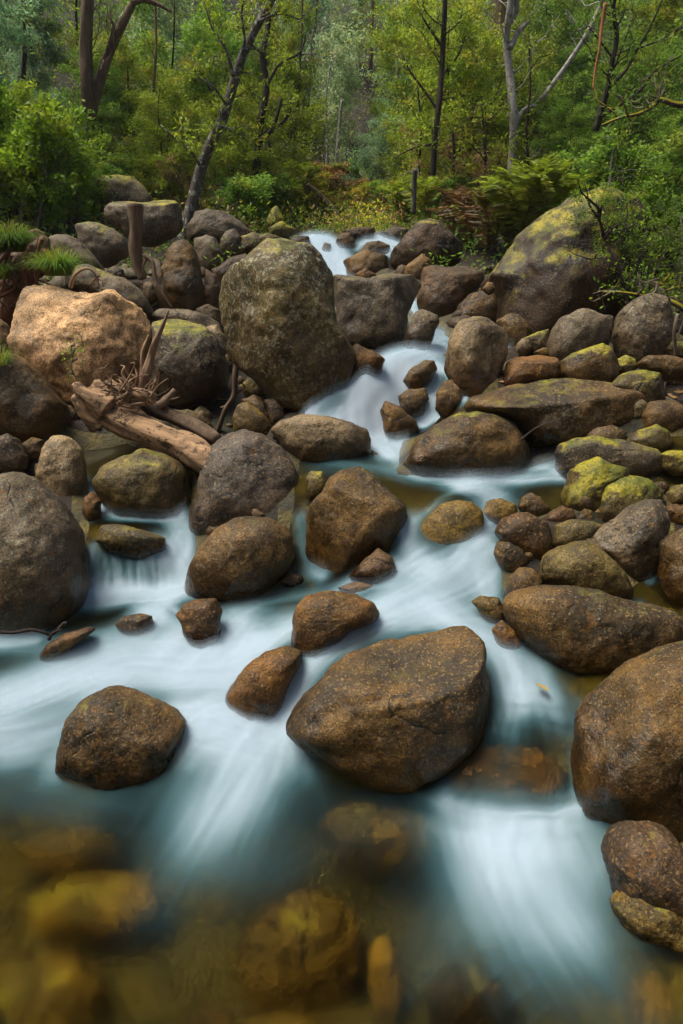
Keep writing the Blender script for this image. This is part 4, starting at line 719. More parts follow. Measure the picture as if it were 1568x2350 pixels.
def make_tree(seed, h, rad, kind):
    r = np.random.default_rng(seed); T = Tubes(); acc = ([], [])
    spec = {'wattle': dict(stems=2, nb=24, sub=5, tw=3, lv=22, spread=.05, droop=.1, first=.06, ang=.35, ln=(.045,.075), wd=.020, r0=.028),
            'gum': dict(stems=1, nb=20, sub=4, tw=3, nbx=0, lv=30, spread=.075, droop=-.9, first=.15, ang=.6, ln=(.065,.11), wd=.026, r0=.035),
            'shrub': dict(stems=9, nb=9, sub=3, tw=2, lv=18, spread=.034, droop=.35, first=.12, ang=.8, ln=(.030,.048), wd=.020, r0=.010),
            'bare': dict(stems=2, nb=22, sub=5, tw=3, lv=5, spread=.03, droop=0, first=.15, ang=.5, ln=(.035,.05), wd=.016, r0=.026)}[kind]
    for s in range(spec['stems']):
        a = r.uniform(0, 6.28); lean = .12 if spec['stems'] < 3 else .5
        d0 = (math.cos(a) * lean * r.random(), math.sin(a) * lean * r.random(), 1)
        hs = h * (r.uniform(.8, 1.0) if spec['stems'] > 1 else 1)
        tr = stem(r, (math.cos(a) * .04 * (spec['stems'] > 1), math.sin(a) * .04 * (spec['stems'] > 1), -.08), d0, hs, 14, .07, .05)
        T.add(tr, np.linspace(spec['r0'], spec['r0'] * .2, len(tr)) * h / 3 ** (spec['stems'] < 3), 6)
        for b in range(spec['nb'] // (1 if spec['stems'] < 3 else 1)):
            f = spec['first'] + (1 - spec['first']) * (b + r.random()) / spec['nb']; k = min(int(f * 14), 13); p = tr[k] + (tr[k + 1] - tr[k]) * (f * 14 - k)
            a = b * 2.4 + r.uniform(-.5, .5); L = rad * (1.05 - .55 * f) * r.uniform(.65, 1.1) * (1 if spec['stems'] < 3 else .55)
            br = stem(r, p, (math.cos(a), math.sin(a), spec['ang']), L, 7, .16, .04)
            T.add(br, np.linspace(spec['r0'] * .32 * (1.1 - f), .0022, 8) * max(1, h / 3), 4)
            for q_ in range(spec['sub']):
                k = int(r.integers(2, 7)); a2 = r.normal(size=3); d2 = (br[k] - br[k - 1]) / (np.linalg.norm(br[k] - br[k - 1]) + 1e-9) + a2 * .55
                sb = stem(r, br[k], d2, L * .42 * r.uniform(.6, 1.1), 4, .2, .02)
                T.add(sb, np.linspace(.0045, .0014, 5), 3)
                twig_leaves(r, sb, spec['lv'], spec['spread'], spec['droop'], acc)
                for w in range(spec['tw']):
                    tw = stem(r, sb[int(r.integers(1, 5))], r.normal(size=3) + d2 * .6, L * .22, 3, .2, 0)
                    if kind == 'bare': T.add(tw, np.linspace(.003, .001, 4), 3)
                    twig_leaves(r, tw, spec['lv'], spec['spread'], spec['droop'], acc)
    pos = np.concatenate(acc[0]); dr = np.concatenate(acc[1])
    return T.mesh('trunk'), leaves_mesh('crown', pos, dr, r.uniform(*spec['ln'], len(pos)), spec['wd'])
PROTO = {'w1': (make_tree(1, 3.0, 1.0, 'wattle'), 3.0), 'w2': (make_tree(2, 3.0, 1.1, 'wattle'), 3.0), 'g1': (make_tree(3, 3.4, .95, 'gum'), 3.4), 'g2': (make_tree(4, 3.2, 1.05, 'gum'), 3.2),
         's1': (make_tree(5, 1.1, .62, 'shrub'), 1.1), 's2': (make_tree(6, 1.0, .7, 'shrub'), 1.0), 'b1': (make_tree(7, 2.6, .8, 'bare'), 2.6)}
for (a_, b_), _h in PROTO.values(): a_.materials.append(None); b_.materials.append(None)
def tree(proto, x, Y, top, leaf, bark, label, group, wide=1.0, name='tree', cat='tree', drop=.0, minh=.4):
    P = at_y(x, 500, Y); X = float(P[0]); z = float(ground_z(np.array(X), np.array(Y, float))) - drop
    zt = float(at_y(x, top, Y)[2]); h = max(minh, zt - z)
    (tm, lm), H0 = PROTO[proto]; s = h / H0
    e = empty(name, (X, Y, z)); tag(e, label, cat, group); e.rotation_euler = (0, 0, (x * 1.37 + Y) % 6.28)
    e.scale = (s ** .6 * wide, s ** .6 * wide, s)
    for nm, me, mt in (('trunk', tm, BARK[bark]), ('crown', lm, LEAF[leaf])):
        o = link(nm, me, None, e); o.material_slots[0].link = 'OBJECT'; o.material_slots[0].material = mt
    return e
GL, GC, GR = 'trees behind the driftwood bank', 'trees up the valley', 'trees behind the mossy giant'
TREES = [
 ('g2', 30, 8.6, -90, 'blue', 'dark', 'blue-green gum at the top left corner of the forest', GL, 1.0), ('g1', 120, 10.2, -60, 'blue', 'dark', 'blue-green gum left of the double dark trunk', GL, .9),
 ('w1', 260, 9.6, 120, 'green', 'dark', 'dark green wattle at the foot of the double dark trunk', GL, 1.0), ('w2', 330, 10.2, 20, 'olive', 'dark', 'olive wattle under the arching dark limb', GL, 1.1),
 ('w1', 385, 9.0, 190, 'olive', 'dark', 'olive wattle left of the fork of the leaning lichened tree', GL, 1.0), ('s1', 300, 9.2, 400, 'green', 'twig', 'low green bush behind the flat-topped boulder', GL, 1.5),
 ('w2', 450, 11.0, -60, 'green', 'dark', 'tall green wattle filling the gap left of the leaning lichened tree', GL, 1.2), ('g1', 400, 12.5, -120, 'pale', 'grey', 'pale gum rising behind the olive wattles', GL, 1.0),
 ('w1', 540, 9.6, 210, 'olive', 'dark', 'olive wattle right of the leaning lichened trunk', GL, 1.0), ('w2', 590, 10.4, 60, 'olive', 'dark', 'tall olive wattle above the twisted dark limbs', GL, 1.1),
 ('w1', 650, 11.2, 10, 'olive', 'grey', 'yellow-olive wattle at the edge of the open valley', GL, .8), ('s2', 380, 9.0, 440, 'olive', 'twig', 'thin olive bush between flat-topped boulder and leaning tree', GL, 1.3),
 ('b1', 470, 8.8, 330, 'brown', 'twig', 'bare twiggy sapling right of the leaning lichened trunk', GL, 1.0), ('s1', 530, 8.9, 390, 'green', 'twig', 'green bush above the wide dark grey boulder', GL, 1.6), ('s2', 610, 9.6, 400, 'green', 'twig', 'dark green bush above the yellow mossy boulder', GL, 1.5),
 ('w2', 170, 9.2, 260, 'green', 'dark', 'green wattle between bright bush and double dark trunk', GL, .9),
 ('g2', 720, 13.0, 60, 'pale', 'pale', 'pale gum sapling with thin white stem in the valley', GC, .8), ('g1', 775, 15.5, 150, 'pale', 'pale', 'slim pale gum further up the valley', GC, .9),
 ('g2', 840, 11.6, 265, 'blue', 'grey', 'drooping blue-green gum sapling above the upper falls', GC, .8), ('g1', 925, 16.5, 15, 'pale', 'grey', 'rounded pale blue-green gum crown at the top middle', GC, 1.3),
 ('g2', 880, 14.0, 170, 'blue', 'grey', 'blue-green gum behind the drooping sapling', GC, 1.0), ('g1', 690, 14.5, -80, 'blue', 'pale', 'tall blue-green gum at the left side of the valley', GC, .9), ('g2', 820, 19.0, -60, 'pale', 'pale', 'far pale gum at the head of the valley', GC, 1.3),
 ('s2', 690, 10.2, 395, 'yellow', 'twig', 'yellow-green bush beside the fallen pole', GC, 1.6), ('s1', 770, 11.0, 430, 'brown', 'twig', 'dry brown bush on the slope above the upper falls', GC, 2.0), ('s2', 850, 10.6, 445, 'yellow', 'twig', 'low yellowish bush right above the upper falls', GC, 1.8), ('s1', 910, 10.3, 440, 'green', 'twig', 'low green bush behind the dark moss-capped boulder', GC, 1.8), ('s1', 735, 12.0, 360, 'brown', 'twig', 'tall dry brown bush beside the white stem', GC, 1.8), ('s2', 800, 12.5, 380, 'green', 'twig', 'green bush in the middle of the valley slope', GC, 2.0),
 ('w2', 960, 11.0, 210, 'olive', 'dark', 'olive wattle left of the straight dark trunk', GR, .9), ('w1', 1030, 10.0, 30, 'olive', 'dark', 'olive wattle around the straight dark trunk', GR, 1.1), ('b1', 1060, 9.2, 230, 'brown', 'twig', 'brown bare twiggy tree right of the straight dark trunk', GR, 1.3),
 ('w2', 1100, 10.6, 60, 'olive', 'dark', 'tall olive wattle left of the white gum', GR, 1.1), ('s1', 1010, 9.2, 400, 'green', 'twig', 'small green bush at the foot of the straight dark trunk', GR, 1.6), ('w1', 1150, 9.4, 320, 'olive', 'dark', 'low olive wattle in front of the white gum', GR, 1.0), ('b1', 1120, 8.6, 330, 'brown', 'dark', 'dark bare sapling standing above the ferns', GR, .9),
 ('w2', 1235, 10.4, 90, 'green', 'dark', 'green wattle right of the white gum', GR, 1.1), ('w1', 1290, 9.0, 230, 'green', 'dark', 'green wattle behind the grey peeking rock', GR, 1.0), ('w2', 1320, 10.8, -60, 'green', 'dark', 'tall green wattle behind the slanting white limb', GR, 1.2), ('w1', 1395, 8.8, 160, 'green', 'dark', 'green wattle below the hanging orange bark', GR, 1.1), ('w1', 1470, 9.6, -40, 'olive', 'dark', 'olive wattle at the top right', GR, 1.2), ('w2', 1555, 8.4, 40, 'green', 'dark', 'green wattle at the frame edge above the mossy branch', GR, 1.1), ('s2', 1370, 7.4, 340, 'green', 'twig', 'glossy green bush right behind the mossy giant', GR, 1.7), ('s1', 1460, 6.8, 300, 'green', 'twig', 'green bush below the mossy branch', GR, 1.7), ('w1', 1540, 7.0, 270, 'green', 'twig', 'fine-leaved green sapling at the frame edge below the mossy branch', GR, .8), ('g2', 1160, 13.5, -150, 'olive', 'grey', 'tall gum behind the white gum', GR, 1.0), ('w2', 1010, 13.0, -100, 'olive', 'grey', 'far olive wattle behind the straight dark trunk', GR, 1.1)]
for a in TREES:
    bush = a[0][0] == 's'
    tree(*a[:8], wide=a[8], name='bush' if bush else ('sapling' if 'sapling' in a[6] else 'tree'), cat='bush' if bush else 'tree')
tree('s1', 55, 7.2, 185, 'bright', 'twig', 'bright yellow-green bush at the frame edge above the grass tufts', GL, 1.25, 'bush', 'bush')
tree('s2', 165, 7.9, 300, 'bright', 'twig', 'bright green bush right of the brightest bush', GL, 1.25, 'bush', 'bush')
tree('s1', -20, 7.6, 160, 'bright', 'twig', 'bright bush cut by the frame edge', GL, 1.2, 'bush', 'bush')
tree('s1', 235, 8.6, 370, 'green', 'twig', 'green bush left of the grey mossy boulder at the back', GL, 1.2, 'bush', 'bush')
tree('b1', 1490, 4.5, 330, 'bright', 'dark', 'twiggy shrub with few bright leaves overhanging the mossy giant', GR, .75, 'shrub', 'shrub')
tree('b1', 1590, 4.3, 380, 'green', 'twig', 'bare twiggy shrub cut by the frame edge', GR, .7, 'shrub', 'shrub')

tree('b1', 1450, 4.75, 430, 'bright', 'twig', 'light green shrub in front of the right shoulder of the mossy giant', GR, .7, 'shrub', 'shrub')
tree('s1', 1530, 5.2, 400, 'green', 'twig', 'dark green shrub beside the right end of the mossy giant', GR, 1.0, 'shrub', 'shrub')
# trees drawn limb by limb
def limb(T, r, pts, Y, w0, w1, n=16, sides=8, rough=.0, jit=.25):
    pts = np.asarray(pts, float); P = at_y(pts[:, 0], pts[:, 1], Y); k = len(P)
    P[:, 1] += np.cumsum(r.normal(size=k) * jit * .12); P = spline(P, n)
    T.add(P, np.linspace(w0, w1, n), sides, rough, int(r.integers(99))); return P
def twigs(T, r, P, n, L, rad, acc=None, lv=0, droop=0., up=.03, lo=.2):
    for _ in range(n):
        k = int(r.integers(int(len(P) * lo), len(P) - 1)); d = r.normal(size=3); d[2] = abs(d[2]) * .5
        b = stem(r, P[k], d + (P[k + 1] - P[k]) / np.linalg.norm(P[k + 1] - P[k]) * .6, L * r.uniform(.5, 1.2), 6, .28, up); T.add(b, np.linspace(rad, rad * .2, 7), 4)
        for _ in range(4):
            c_ = stem(r, b[int(r.integers(2, 6))], r.normal(size=3), L * .4 * r.uniform(.4, 1), 4, .3, up); T.add(c_, np.linspace(rad * .4, rad * .12, 5), 3)
            if acc is not None and lv: twig_leaves(r, c_, lv, .03, droop, acc)
def drawn_tree(label, bark, Y, trunk, branches, leaf=None, group=None, ntw=10, lv=12, tl=.5, name='tree', cat='tree', rough=.15, sides=10, lo=.3, droop=0., ln=(.045, .07), wd=.019):
    r = np.random.default_rng(int(Y * 100 + trunk[0][0][0][0])); acc = ([], [])
    b0 = at_y(np.array(trunk[0][0][0][0], float), np.array(trunk[0][0][0][1], float), Y)
    e = empty(name, b0); tag(e, label, cat, group)
    T = Tubes(); paths = []
    for pts, w0, w1 in trunk: paths.append(limb(T, r, pts, Y, w0, w1, 26, sides, rough))
    Tt = Tubes()
    for P in paths: twigs(Tt, r, P, ntw, tl, .008, acc, lv if leaf else 0, droop, lo=lo)
    link('trunk', T.mesh('trunk'), BARK[bark], e).matrix_parent_inverse.identity()
    for pts, w0, w1 in branches:
        B = Tubes(); P = limb(B, r, pts, Y, w0, w1, 16, 6, rough); twigs(B, r, P, max(3, ntw // 3), tl * .6, .005, acc, lv if leaf else 0, droop, lo=.2)
        link('branch', B.mesh('branch'), BARK[bark], e)
    if Tt.n: tag(link('twigs', Tt.mesh('twigs'), BARK['twig' if bark == 'mossy' else bark], e), kind='stuff')
    if leaf and acc[0]:
        pos = np.concatenate(acc[0]); link('crown', leaves_mesh('crown', pos, np.concatenate(acc[1]), r.uniform(*ln, len(pos)), wd), LEAF[leaf], e)
    for ch in e.children: ch.location = (-b0[0], -b0[1], -b0[2])
    return e
drawn_tree('leaning lichen-spotted tree between flat-topped and wide grey boulders', 'lichen', 7.6, [([(416,560),(428,505),(445,440),(460,380),(480,330),(505,285),(520,240),(540,170),(560,110),(590,50),(620,-5),(645,-60)], .062, .030)],
 [([(460,380),(445,355),(420,330),(395,310),(375,290)], .016, .005), ([(538,178),(520,115),(490,70),(470,5)], .018, .006), ([(548,150),(562,95),(556,30),(570,-20)], .018, .007), ([(505,288),(545,305),(590,345)], .012, .004), ([(520,240),(490,200),(455,175),(440,130)], .012, .004), ([(590,50),(640,30),(690,40)], .014, .005)], 'olive', GL, 12, 9, .4)
drawn_tree('brown double-trunked tree with an arching dark limb', 'brown', 8.7, [([(205,275),(203,200),(200,120),(202,40),(205,-60)], .075, .062), ([(208,262),(225,185),(245,115),(270,60),(300,5)], .055, .04)],
 [([(300,5),(330,-2),(360,8),(392,26)], .036, .014), ([(245,118),(252,80),(270,66)], .02, .008), ([(255,100),(262,60),(250,40)], .016, .006)], None, GL, 6, 0, .6, rough=.25)
drawn_tree('broken thin grey stump below the double dark trunk', 'lichen', 8.8, [([(203,330),(198,270),(194,200)], .020, .022)], [], None, GL, 0, 0, name='dead_stump', cat='stump')
drawn_tree('twisted dark-limbed tree left of the open valley', 'dark', 9.4, [([(582,520),(585,440),(590,340),(598,270),(610,200),(600,120),(612,60),(605,-40)], .055, .03)],
 [([(592,330),(625,300),(640,265),(648,230)], .03, .016), ([(640,290),(662,260),(668,230)], .022, .012), ([(610,200),(640,150),(690,120),(705,70)], .018, .006), ([(600,120),(570,90),(560,40)], .016, .006)], 'olive', GL, 10, 10, .5)
drawn_tree('straight dark trunk with ragged side limbs right of the upper falls', 'dark', 8.8, [([(990,505),(993,420),(996,330),(1008,220),(1015,120),(1020,20),(1022,-60)], .036, .024)],
 [([(1003,250),(970,200),(940,160),(925,120)], .016, .005), ([(1010,180),(1050,130),(1070,80)], .018, .006), ([(1015,110),(985,60),(960,20)], .016, .006), ([(996,330),(950,340),(900,365)], .014, .005)], 'olive', GR, 14, 9, .5)
drawn_tree('slim dark stem standing above the dead ferns', 'dark', 8.9, [([(1112,490),(1115,400),(1110,320),(1105,240)], .022, .012)], [([(1113,420),(1140,380),(1150,350)], .009, .004), ([(1114,440),(1085,405),(1070,395)], .008, .004)], 'olive', GR, 7, 8, .4)
drawn_tree('slim dark stem just right of the straight dark trunk', 'dark', 9.0, [([(1036,505),(1040,430),(1042,350),(1038,290)], .026, .014)], [([(1040,420),(1060,380),(1075,360)], .009, .004)], 'olive', GR, 7, 8, .4)
drawn_tree('white-barked gum with dark peeling bark at mid height', 'pale', 9.1, [([(1172,440),(1176,360),(1180,300),(1176,240),(1172,170),(1164,90),(1168,20),(1176,-60)], .052, .036)],
 [([(1172,110),(1190,75),(1215,48)], .035, .018), ([(1168,50),(1185,20),(1180,-20)], .045, .03), ([(1180,290),(1205,250),(1235,240)], .03, .012)], 'olive', GR, 6, 12, .8)
drawn_tree('dark fibrous trunk beside the white-barked gum', 'brown', 10.5, [([(1150,440),(1155,320),(1158,200),(1152,80),(1148,-60)], .085, .08)], [], None, GR, 4, 0, .6, rough=.3)
drawn_tree('slanting white dead limb leaning through the wattles', 'pale', 9.6, [([(1240,230),(1300,150),(1340,90),(1372,28),(1390,-20)], .030, .020)], [([(1340,95),(1320,50),(1300,20)], .01, .005)], None, GR, 4, 0, .4, name='dead_limb', cat='branch')
drawn_tree('long strip of orange bark hanging from above', 'orange', 7.2, [([(1392,5),(1386,60),(1378,110),(1368,160),(1362,205)], .013, .008)], [], None, GR, 0, 0, name='bark_strip', cat='bark', rough=.5, sides=6)
drawn_tree('dark crooked tree with drooping boughs at the top right', 'dark', 7.6, [([(1368,300),(1380,250),(1395,200),(1400,150),(1412,90),(1405,20),(1420,-40)], .032, .016)],
 [([(1378,268),(1425,240),(1470,205),(1500,165),(1560,130)], .016, .006), ([(1395,205),(1440,160),(1470,110),(1500,60),(1530,-10)], .016, .007), ([(1470,110),(1520,90),(1570,60)], .010, .004), ([(1405,130),(1370,90),(1350,60)], .010, .004), ([(1430,238),(1490,235),(1540,200)], .010, .004)], 'green', GR, 12, 7, .5)
drawn_tree('moss-coated branch reaching in from the frame edge', 'mossy', 5.6, [([(1640,262),(1590,243),(1550,241),(1515,228),(1506,240),(1465,262),(1420,272),(1380,288)], .022, .007)], [([(1465,262),(1440,300),(1420,340)], .005, .002), ([(1420,272),(1400,250),(1385,240)], .005, .002)], 'green', GR, 9, 3, .3, name='mossy_branch', cat='branch', lo=.35)
drawn_tree('broken pale stake behind the ferns', 'brown', 6.6, [([(1236,478),(1240,430),(1244,375)], .022, .016)], [], None, GR, 0, 0, name='dead_stump', cat='stump')
drawn_tree('grey snapped stem behind the top of the mossy giant', 'grey', 6.0, [([(1398,470),(1402,420),(1408,370),(1412,335)], .016, .008)], [([(1408,360),(1420,400),(1425,420)], .005, .002)], None, GR, 0, 0, name='dead_stump', cat='stump')
drawn_tree('thin pale stem rising from the brown slope of the valley', 'pale', 12.5, [([(768,435),(772,370),(778,300),(785,230)], .035, .02)], [], 'pale', GC, 6, 10, .5, droop=-.8)
drawn_tree('thin grey leaning stem at the left of the valley', 'grey', 13.5, [([(692,330),(702,240),(715,150),(722,60),(728,-20)], .035, .025)], [], 'pale', GC, 6, 10, .6, droop=-.8)
for lb, bk, Y_, pts, w in [('slim pale stem rising beside the fallen pole', 'pale', 11.5, [(700,360),(706,270),(712,180),(716,80)], .018), ('slim grey stem between the valley and the twisted tree', 'grey', 11.0, [(672,420),(676,320),(684,210),(690,90),(694,-20)], .022), ('pale twin stem above the dry brown bush', 'pale', 12.2, [(748,400),(752,320),(748,240),(758,150)], .016), ('thin white stem under the rounded pale crown', 'pale', 14.0, [(905,400),(908,300),(912,200),(910,90)], .028), ('slim reddish stem at the top middle of the valley', 'brown', 16.0, [(850,160),(852,80),(856,-20)], .05), ('thin dark stem left of the straight dark trunk', 'dark', 9.6, [(968,480),(962,400),(966,300),(958,200)], .016), ('thin grey stem between straight dark trunk and white gum', 'grey', 9.8, [(1080,470),(1078,380),(1086,280),(1084,160),(1090,40)], .018), ('thin dark stem rising behind the large bright fern', 'dark', 9.0, [(1212,470),(1216,380),(1210,300),(1218,200),(1214,80)], .016), ('slim brown stem left of the leaning lichened tree', 'brown', 9.5, [(350,440),(356,340),(352,240),(362,120),(360,-20)], .018), ('thin dark stem at the top left corner', 'dark', 9.4, [(52,180),(58,90),(54,-20)], .03), ('thin dark stem right of the double brown trunk', 'dark', 10.5, [(182,120),(180,40),(184,-30)], .02)]:
    drawn_tree(lb, bk, Y_, [(pts, w, w * .6)], [], 'olive' if bk != 'pale' else 'pale', GC, 5, 8, .4)
drawn_tree('short grey trunk among the ferns right of the upper falls', 'grey', 8.0, [([(948,490),(950,430),(952,390)], .028, .024)], [], None, GC, 3, 0, .3)
drawn_tree('fallen pole leaning down the slope to the upper falls', 'brown', 9.5, [([(788,524),(770,490),(745,458),(722,436),(706,424)], .035, .026)], [([(755,470),(740,480),(730,498)], .008, .003)], None, GC, 0, 0, name='fallen_pole', cat='log', rough=.2)
drawn_tree('dark twiggy shrub stem in front of the mossy giant', 'dark', 4.3, [([(1452,760),(1448,690),(1425,600),(1410,560),(1396,510),(1392,470)], .010, .004)], [([(1425,600),(1385,592),(1340,596)], .004, .002), ([(1448,690),(1440,640),(1470,590)], .004, .002), ([(1440,660),(1500,620),(1540,560)], .004, .002), ([(1410,560),(1440,520),(1460,470)], .003, .0015)], 'bright', GR, 8, 2, .22, name='shrub', cat='shrub', ln=(.02,.034), wd=.013)
drawn_tree('bent tan vine hanging at the frame edge', 'twig', 3.7, [([(1556,720),(1545,760),(1552,820),(1536,880),(1520,930),(1498,985)], .009, .005)], [], None, GR, 0, 0, name='vine', cat='vine')
drawn_tree('mossy limb growing across the corner by the shaded boulder', 'mossy', 4.0, [([(1620,760),(1575,710),(1540,690),(1480,680),(1430,672),(1390,672)], .018, .004)], [([(1540,690),(1525,640),(1515,590)], .005, .002)], 'bright', GR, 6, 3, .2, name='mossy_branch', cat='branch', ln=(.02,.034), wd=.013)

# ferns: every frond its own piece
def frond(seed, L):
    r = np.random.default_rng(seed); n = 30; s = np.linspace(0, 1, n)
    sp = np.stack([s * L * .85, 0 * s, L * (.95 * s - .6 * s ** 2.6)], 1); pos, dr, ln = [], [], []
    for i in range(2, n):
        for sd in (-1, 1):
            pos.append(sp[i]); dr.append((.45, sd, -.08)); ln.append(L * .22 * math.sin(math.pi * min(.98, s[i] * .85 + .13)) ** .8 + .01)
    m = leaves_mesh('frond', np.array(pos), np.array(dr) + r.normal(size=(len(pos), 3)) * .06, np.array(ln), np.array(ln) * .21); return m
FR = [frond(k, .62) for k in range(3)]; 
for m_ in FR: m_.materials.append(None)
def fern(x, Y, label, leaf, s=1.0, n=13, y=None):
    P = at_y(x, 500, Y); z = float(ground_z(P[0], np.array(Y))) if y is None else float(at_y(x, y, Y)[2])
    e = empty('fern', (P[0], Y, z)); tag(e, label, 'fern', 'ferns on the banks'); e.scale = (s, s, s)
    for k in range(n):
        o = link('frond', FR[k % 3], None, e); o.material_slots[0].link = 'OBJECT'; o.material_slots[0].material = LEAF[leaf]
        o.rotation_euler = (random.uniform(-.2, .2), random.uniform(-.95, -.25), k * 2.4 + random.uniform(-.3, .3))
for a in [(1205,6.75,'large bright green fern beside the mossy giant','fern',1.15,18,545),(1145,6.9,'yellow-green fern left of the large bright fern','fern',.95,15,550),(1250,6.6,'green fern tucked behind the shoulder of the mossy giant','fern',.9,12,505),(1075,7.2,'dead rust-brown fern beside the dark moss-capped boulder','dead_fern',.9,12,565),(1125,7.0,'dead brown fern drooping under the yellow-green fern','dead_fern',.95,13,580),(1040,7.8,'half-dead olive fern behind the dark moss-capped boulder','dead_fern',.85,12,540),(1180,6.9,'dead fern hanging under the large bright fern','dead_fern',.8,12,580),
          (690,10.0,'yellow fern on the slope left of the fallen pole','fern',1.0,12,470),(672,9.8,'yellowish fern low on the slope behind the mossy rock','fern',.9,12,505),(730,10.4,'small green fern right of the fallen pole','fern',.9,12,520),(930,8.6,'green fern at the foot of the short grey trunk','fern',.9,12,520),(970,8.2,'olive fern behind the dark boulder cap','fern',.8,12,505)]: fern(*a)

# grass tufts
def tuft(x, y, Y, label, s, n=420):
    P = at_y(x, y, Y); r = np.random.default_rng(int(x + y)); a = r.uniform(0, 6.28, n); sp = r.random(n) ** .6
    base = np.stack([np.cos(a) * sp * .07, np.sin(a) * sp * .07, 0 * a], 1) * s; L = r.uniform(.12, .24, n) * s
    d0 = np.stack([np.cos(a) * sp * .65, np.sin(a) * sp * .65 - .25, 1.0 + 0 * a], 1) + r.normal(size=(n, 3)) * .15; d0 /= np.linalg.norm(d0, axis=1)[:, None]
    V = []; 
    side = np.cross(d0, np.array([0, 0, 1.0])); side /= np.linalg.norm(side, axis=1)[:, None] + 1e-9
    pts = [base]
    for k in range(3): pts.append(pts[-1] + d0 * (L / 3)[:, None]); d0 = d0 + np.array([0, -.05, -.7]) * (k + 1) * .6 + np.stack([np.cos(a), np.sin(a), 0 * a], 1) * .15; d0 /= np.linalg.norm(d0, axis=1)[:, None]
    w = np.array([.0024, .0022, .0015, .0003]) * s
    for k in range(4): V += [pts[k] - side * w[k], pts[k] + side * w[k]]
    V = np.stack(V, 1).reshape(-1, 3); i = np.arange(n)[:, None] * 8
    F = np.concatenate([i + np.array([2 * k, 2 * k + 1, 2 * k + 3, 2 * k + 2]) for k in range(3)])
    o = link('grass_tuft', mesh_from('grass_tuft', V, F, False), LEAF['grass'], None, P); tag(o, label, 'grass tuft', 'grass tufts on the earth bank')
tuft(25, 578, 4.75, 'bright green grass tuft on top of the root clump', 1.15, 900); tuft(134, 632, 4.55, 'bright grass tuft hanging right of the root clump', 1.05, 700); tuft(-4, 640, 4.6, 'small grass tuft at the frame edge below the root clump', .9, 260); tuft(-2, 838, 3.75, 'little grass tuft at the frame edge beside the small tan boulder', .7, 200)
# ------------------------------------------------------------------ wood, roots, litter
def wood_thing(name, label, cat, Y, parts, bark, group=None, jit=.15, seed=0, sides=12, rough=.25):
    r = np.random.default_rng(seed + 5); p0 = parts[0][1][0]; b0 = at_y(np.array(p0[0], float), np.array(p0[1], float), Y)
    e = empty(name, b0); tag(e, label, cat, group)
    for pn, pts, w0, w1, dy in parts:
        T = Tubes(); pts = np.array([tuple(p) + (0,) * (3 - len(p)) for p in pts], float); P = at_y(pts[:, 0], pts[:, 1], (Y + dy + pts[:, 2])[:, None])
        P[1:, 1] += np.cumsum(r.normal(size=len(P) - 1) * jit * .1); n = max(10, len(P) * 6); P = spline(P, n)
        T.add(P, np.linspace(w0, w1, n) * (1 + .05 * np.sin(np.linspace(0, 9, n) + r.uniform(0, 6))), sides if w0 > .012 else 6, rough, int(r.integers(99)))
        o = link(pn, T.mesh(pn), BARK[bark if not isinstance(bark, dict) else bark.get(pn, 'root')], e); o.location = tuple(-b0)
    return e
rr = np.random.default_rng(42)
roots = []
for k in range(64):                       # tangle at the root plate
    a = rr.uniform(-.2, 3.3); L = rr.uniform(30, 85); x0, y0 = 300 + rr.uniform(-35, 45), 905 + rr.uniform(-15, 20)
    m1 = (x0 + math.cos(a) * L * .5 + rr.uniform(-12, 12), y0 - math.sin(a) * L * .5 + rr.uniform(-10, 10)); e1 = (x0 + math.cos(a) * L + rr.uniform(-15, 15), y0 - math.sin(a) * L + rr.uniform(-12, 18))
    roots.append(('root', [(x0, y0), m1, (m1[0] * .4 + e1[0] * .6 + rr.uniform(-16, 16), m1[1] * .4 + e1[1] * .6 + rr.uniform(-14, 14)), e1], rr.uniform(.004, .011), .0015, rr.uniform(-.12, .1)))
wood_thing('driftwood_log', 'bleached driftwood log with a tangled root plate below the tan boulder', 'log', 3.62,
 [('trunk', [(510,1078,-.42),(470,1055,-.34),(420,1030,-.25),(370,1006,-.16),(320,982,-.08),(270,955,0),(240,930,.02),(215,908,.05)], .062, .100, 0.0),
  ('trunk_slab', [(500,1012,-.2),(460,990,-.15),(420,968,-.1),(380,948,-.05),(340,928),(320,915)], .034, .046, .10),
  ('root_stub', [(250,940),(215,920),(185,905),(165,893),(158,897)], .055, .012, -.05), ('root_stub', [(230,975),(205,950),(180,920),(172,905)], .05, .012, .02),
  ('root_spire', [(318,905),(335,860),(350,815),(362,780),(378,740),(388,712)], .026, .004, .02), ('root_spire', [(322,900),(328,850),(326,810),(338,770)], .020, .004, .06),
  ('root_stub', [(350,925),(340,912),(320,905),(290,908)], .03, .02, -.06), ('root_stub', [(372,935),(385,915),(398,900)], .018, .010, .02)] + roots, {'trunk': 'drift', 'trunk_slab': 'brown', 'root_stub': 'drift', 'root_spire': 'root', 'root': 'root'}, seed=1, sides=18, rough=.32)
wood_thing('wooden_post', 'upright weathered wooden post with a pointed foot among the boulders', 'post', 5.0, [('post', [(312,468),(314,520),(312,570),(318,610),(328,640)], .052, .028, 0)], 'brown', seed=2, rough=.2)
wood_thing('dead_branch', 'bent brown root at the foot of the upright post', 'branch', 4.9, [('limb', [(330,585),(352,600),(362,640),(380,675),(400,705)], .014, .007, 0), ('limb', [(340,590),(330,610),(335,640)], .009, .005, 0)], 'brown', seed=3)
wood_thing('dead_branch', 'propped dead stick in the hollow under the great boulder', 'branch', 3.95, [('limb', [(546,815),(541,860),(538,905),(520,935),(502,985)], .018, .014, 0), ('limb', [(538,905),(560,890),(556,880)], .008, .004, 0), ('limb', [(525,930),(508,935)], .01, .006, 0)], 'brown', seed=4)
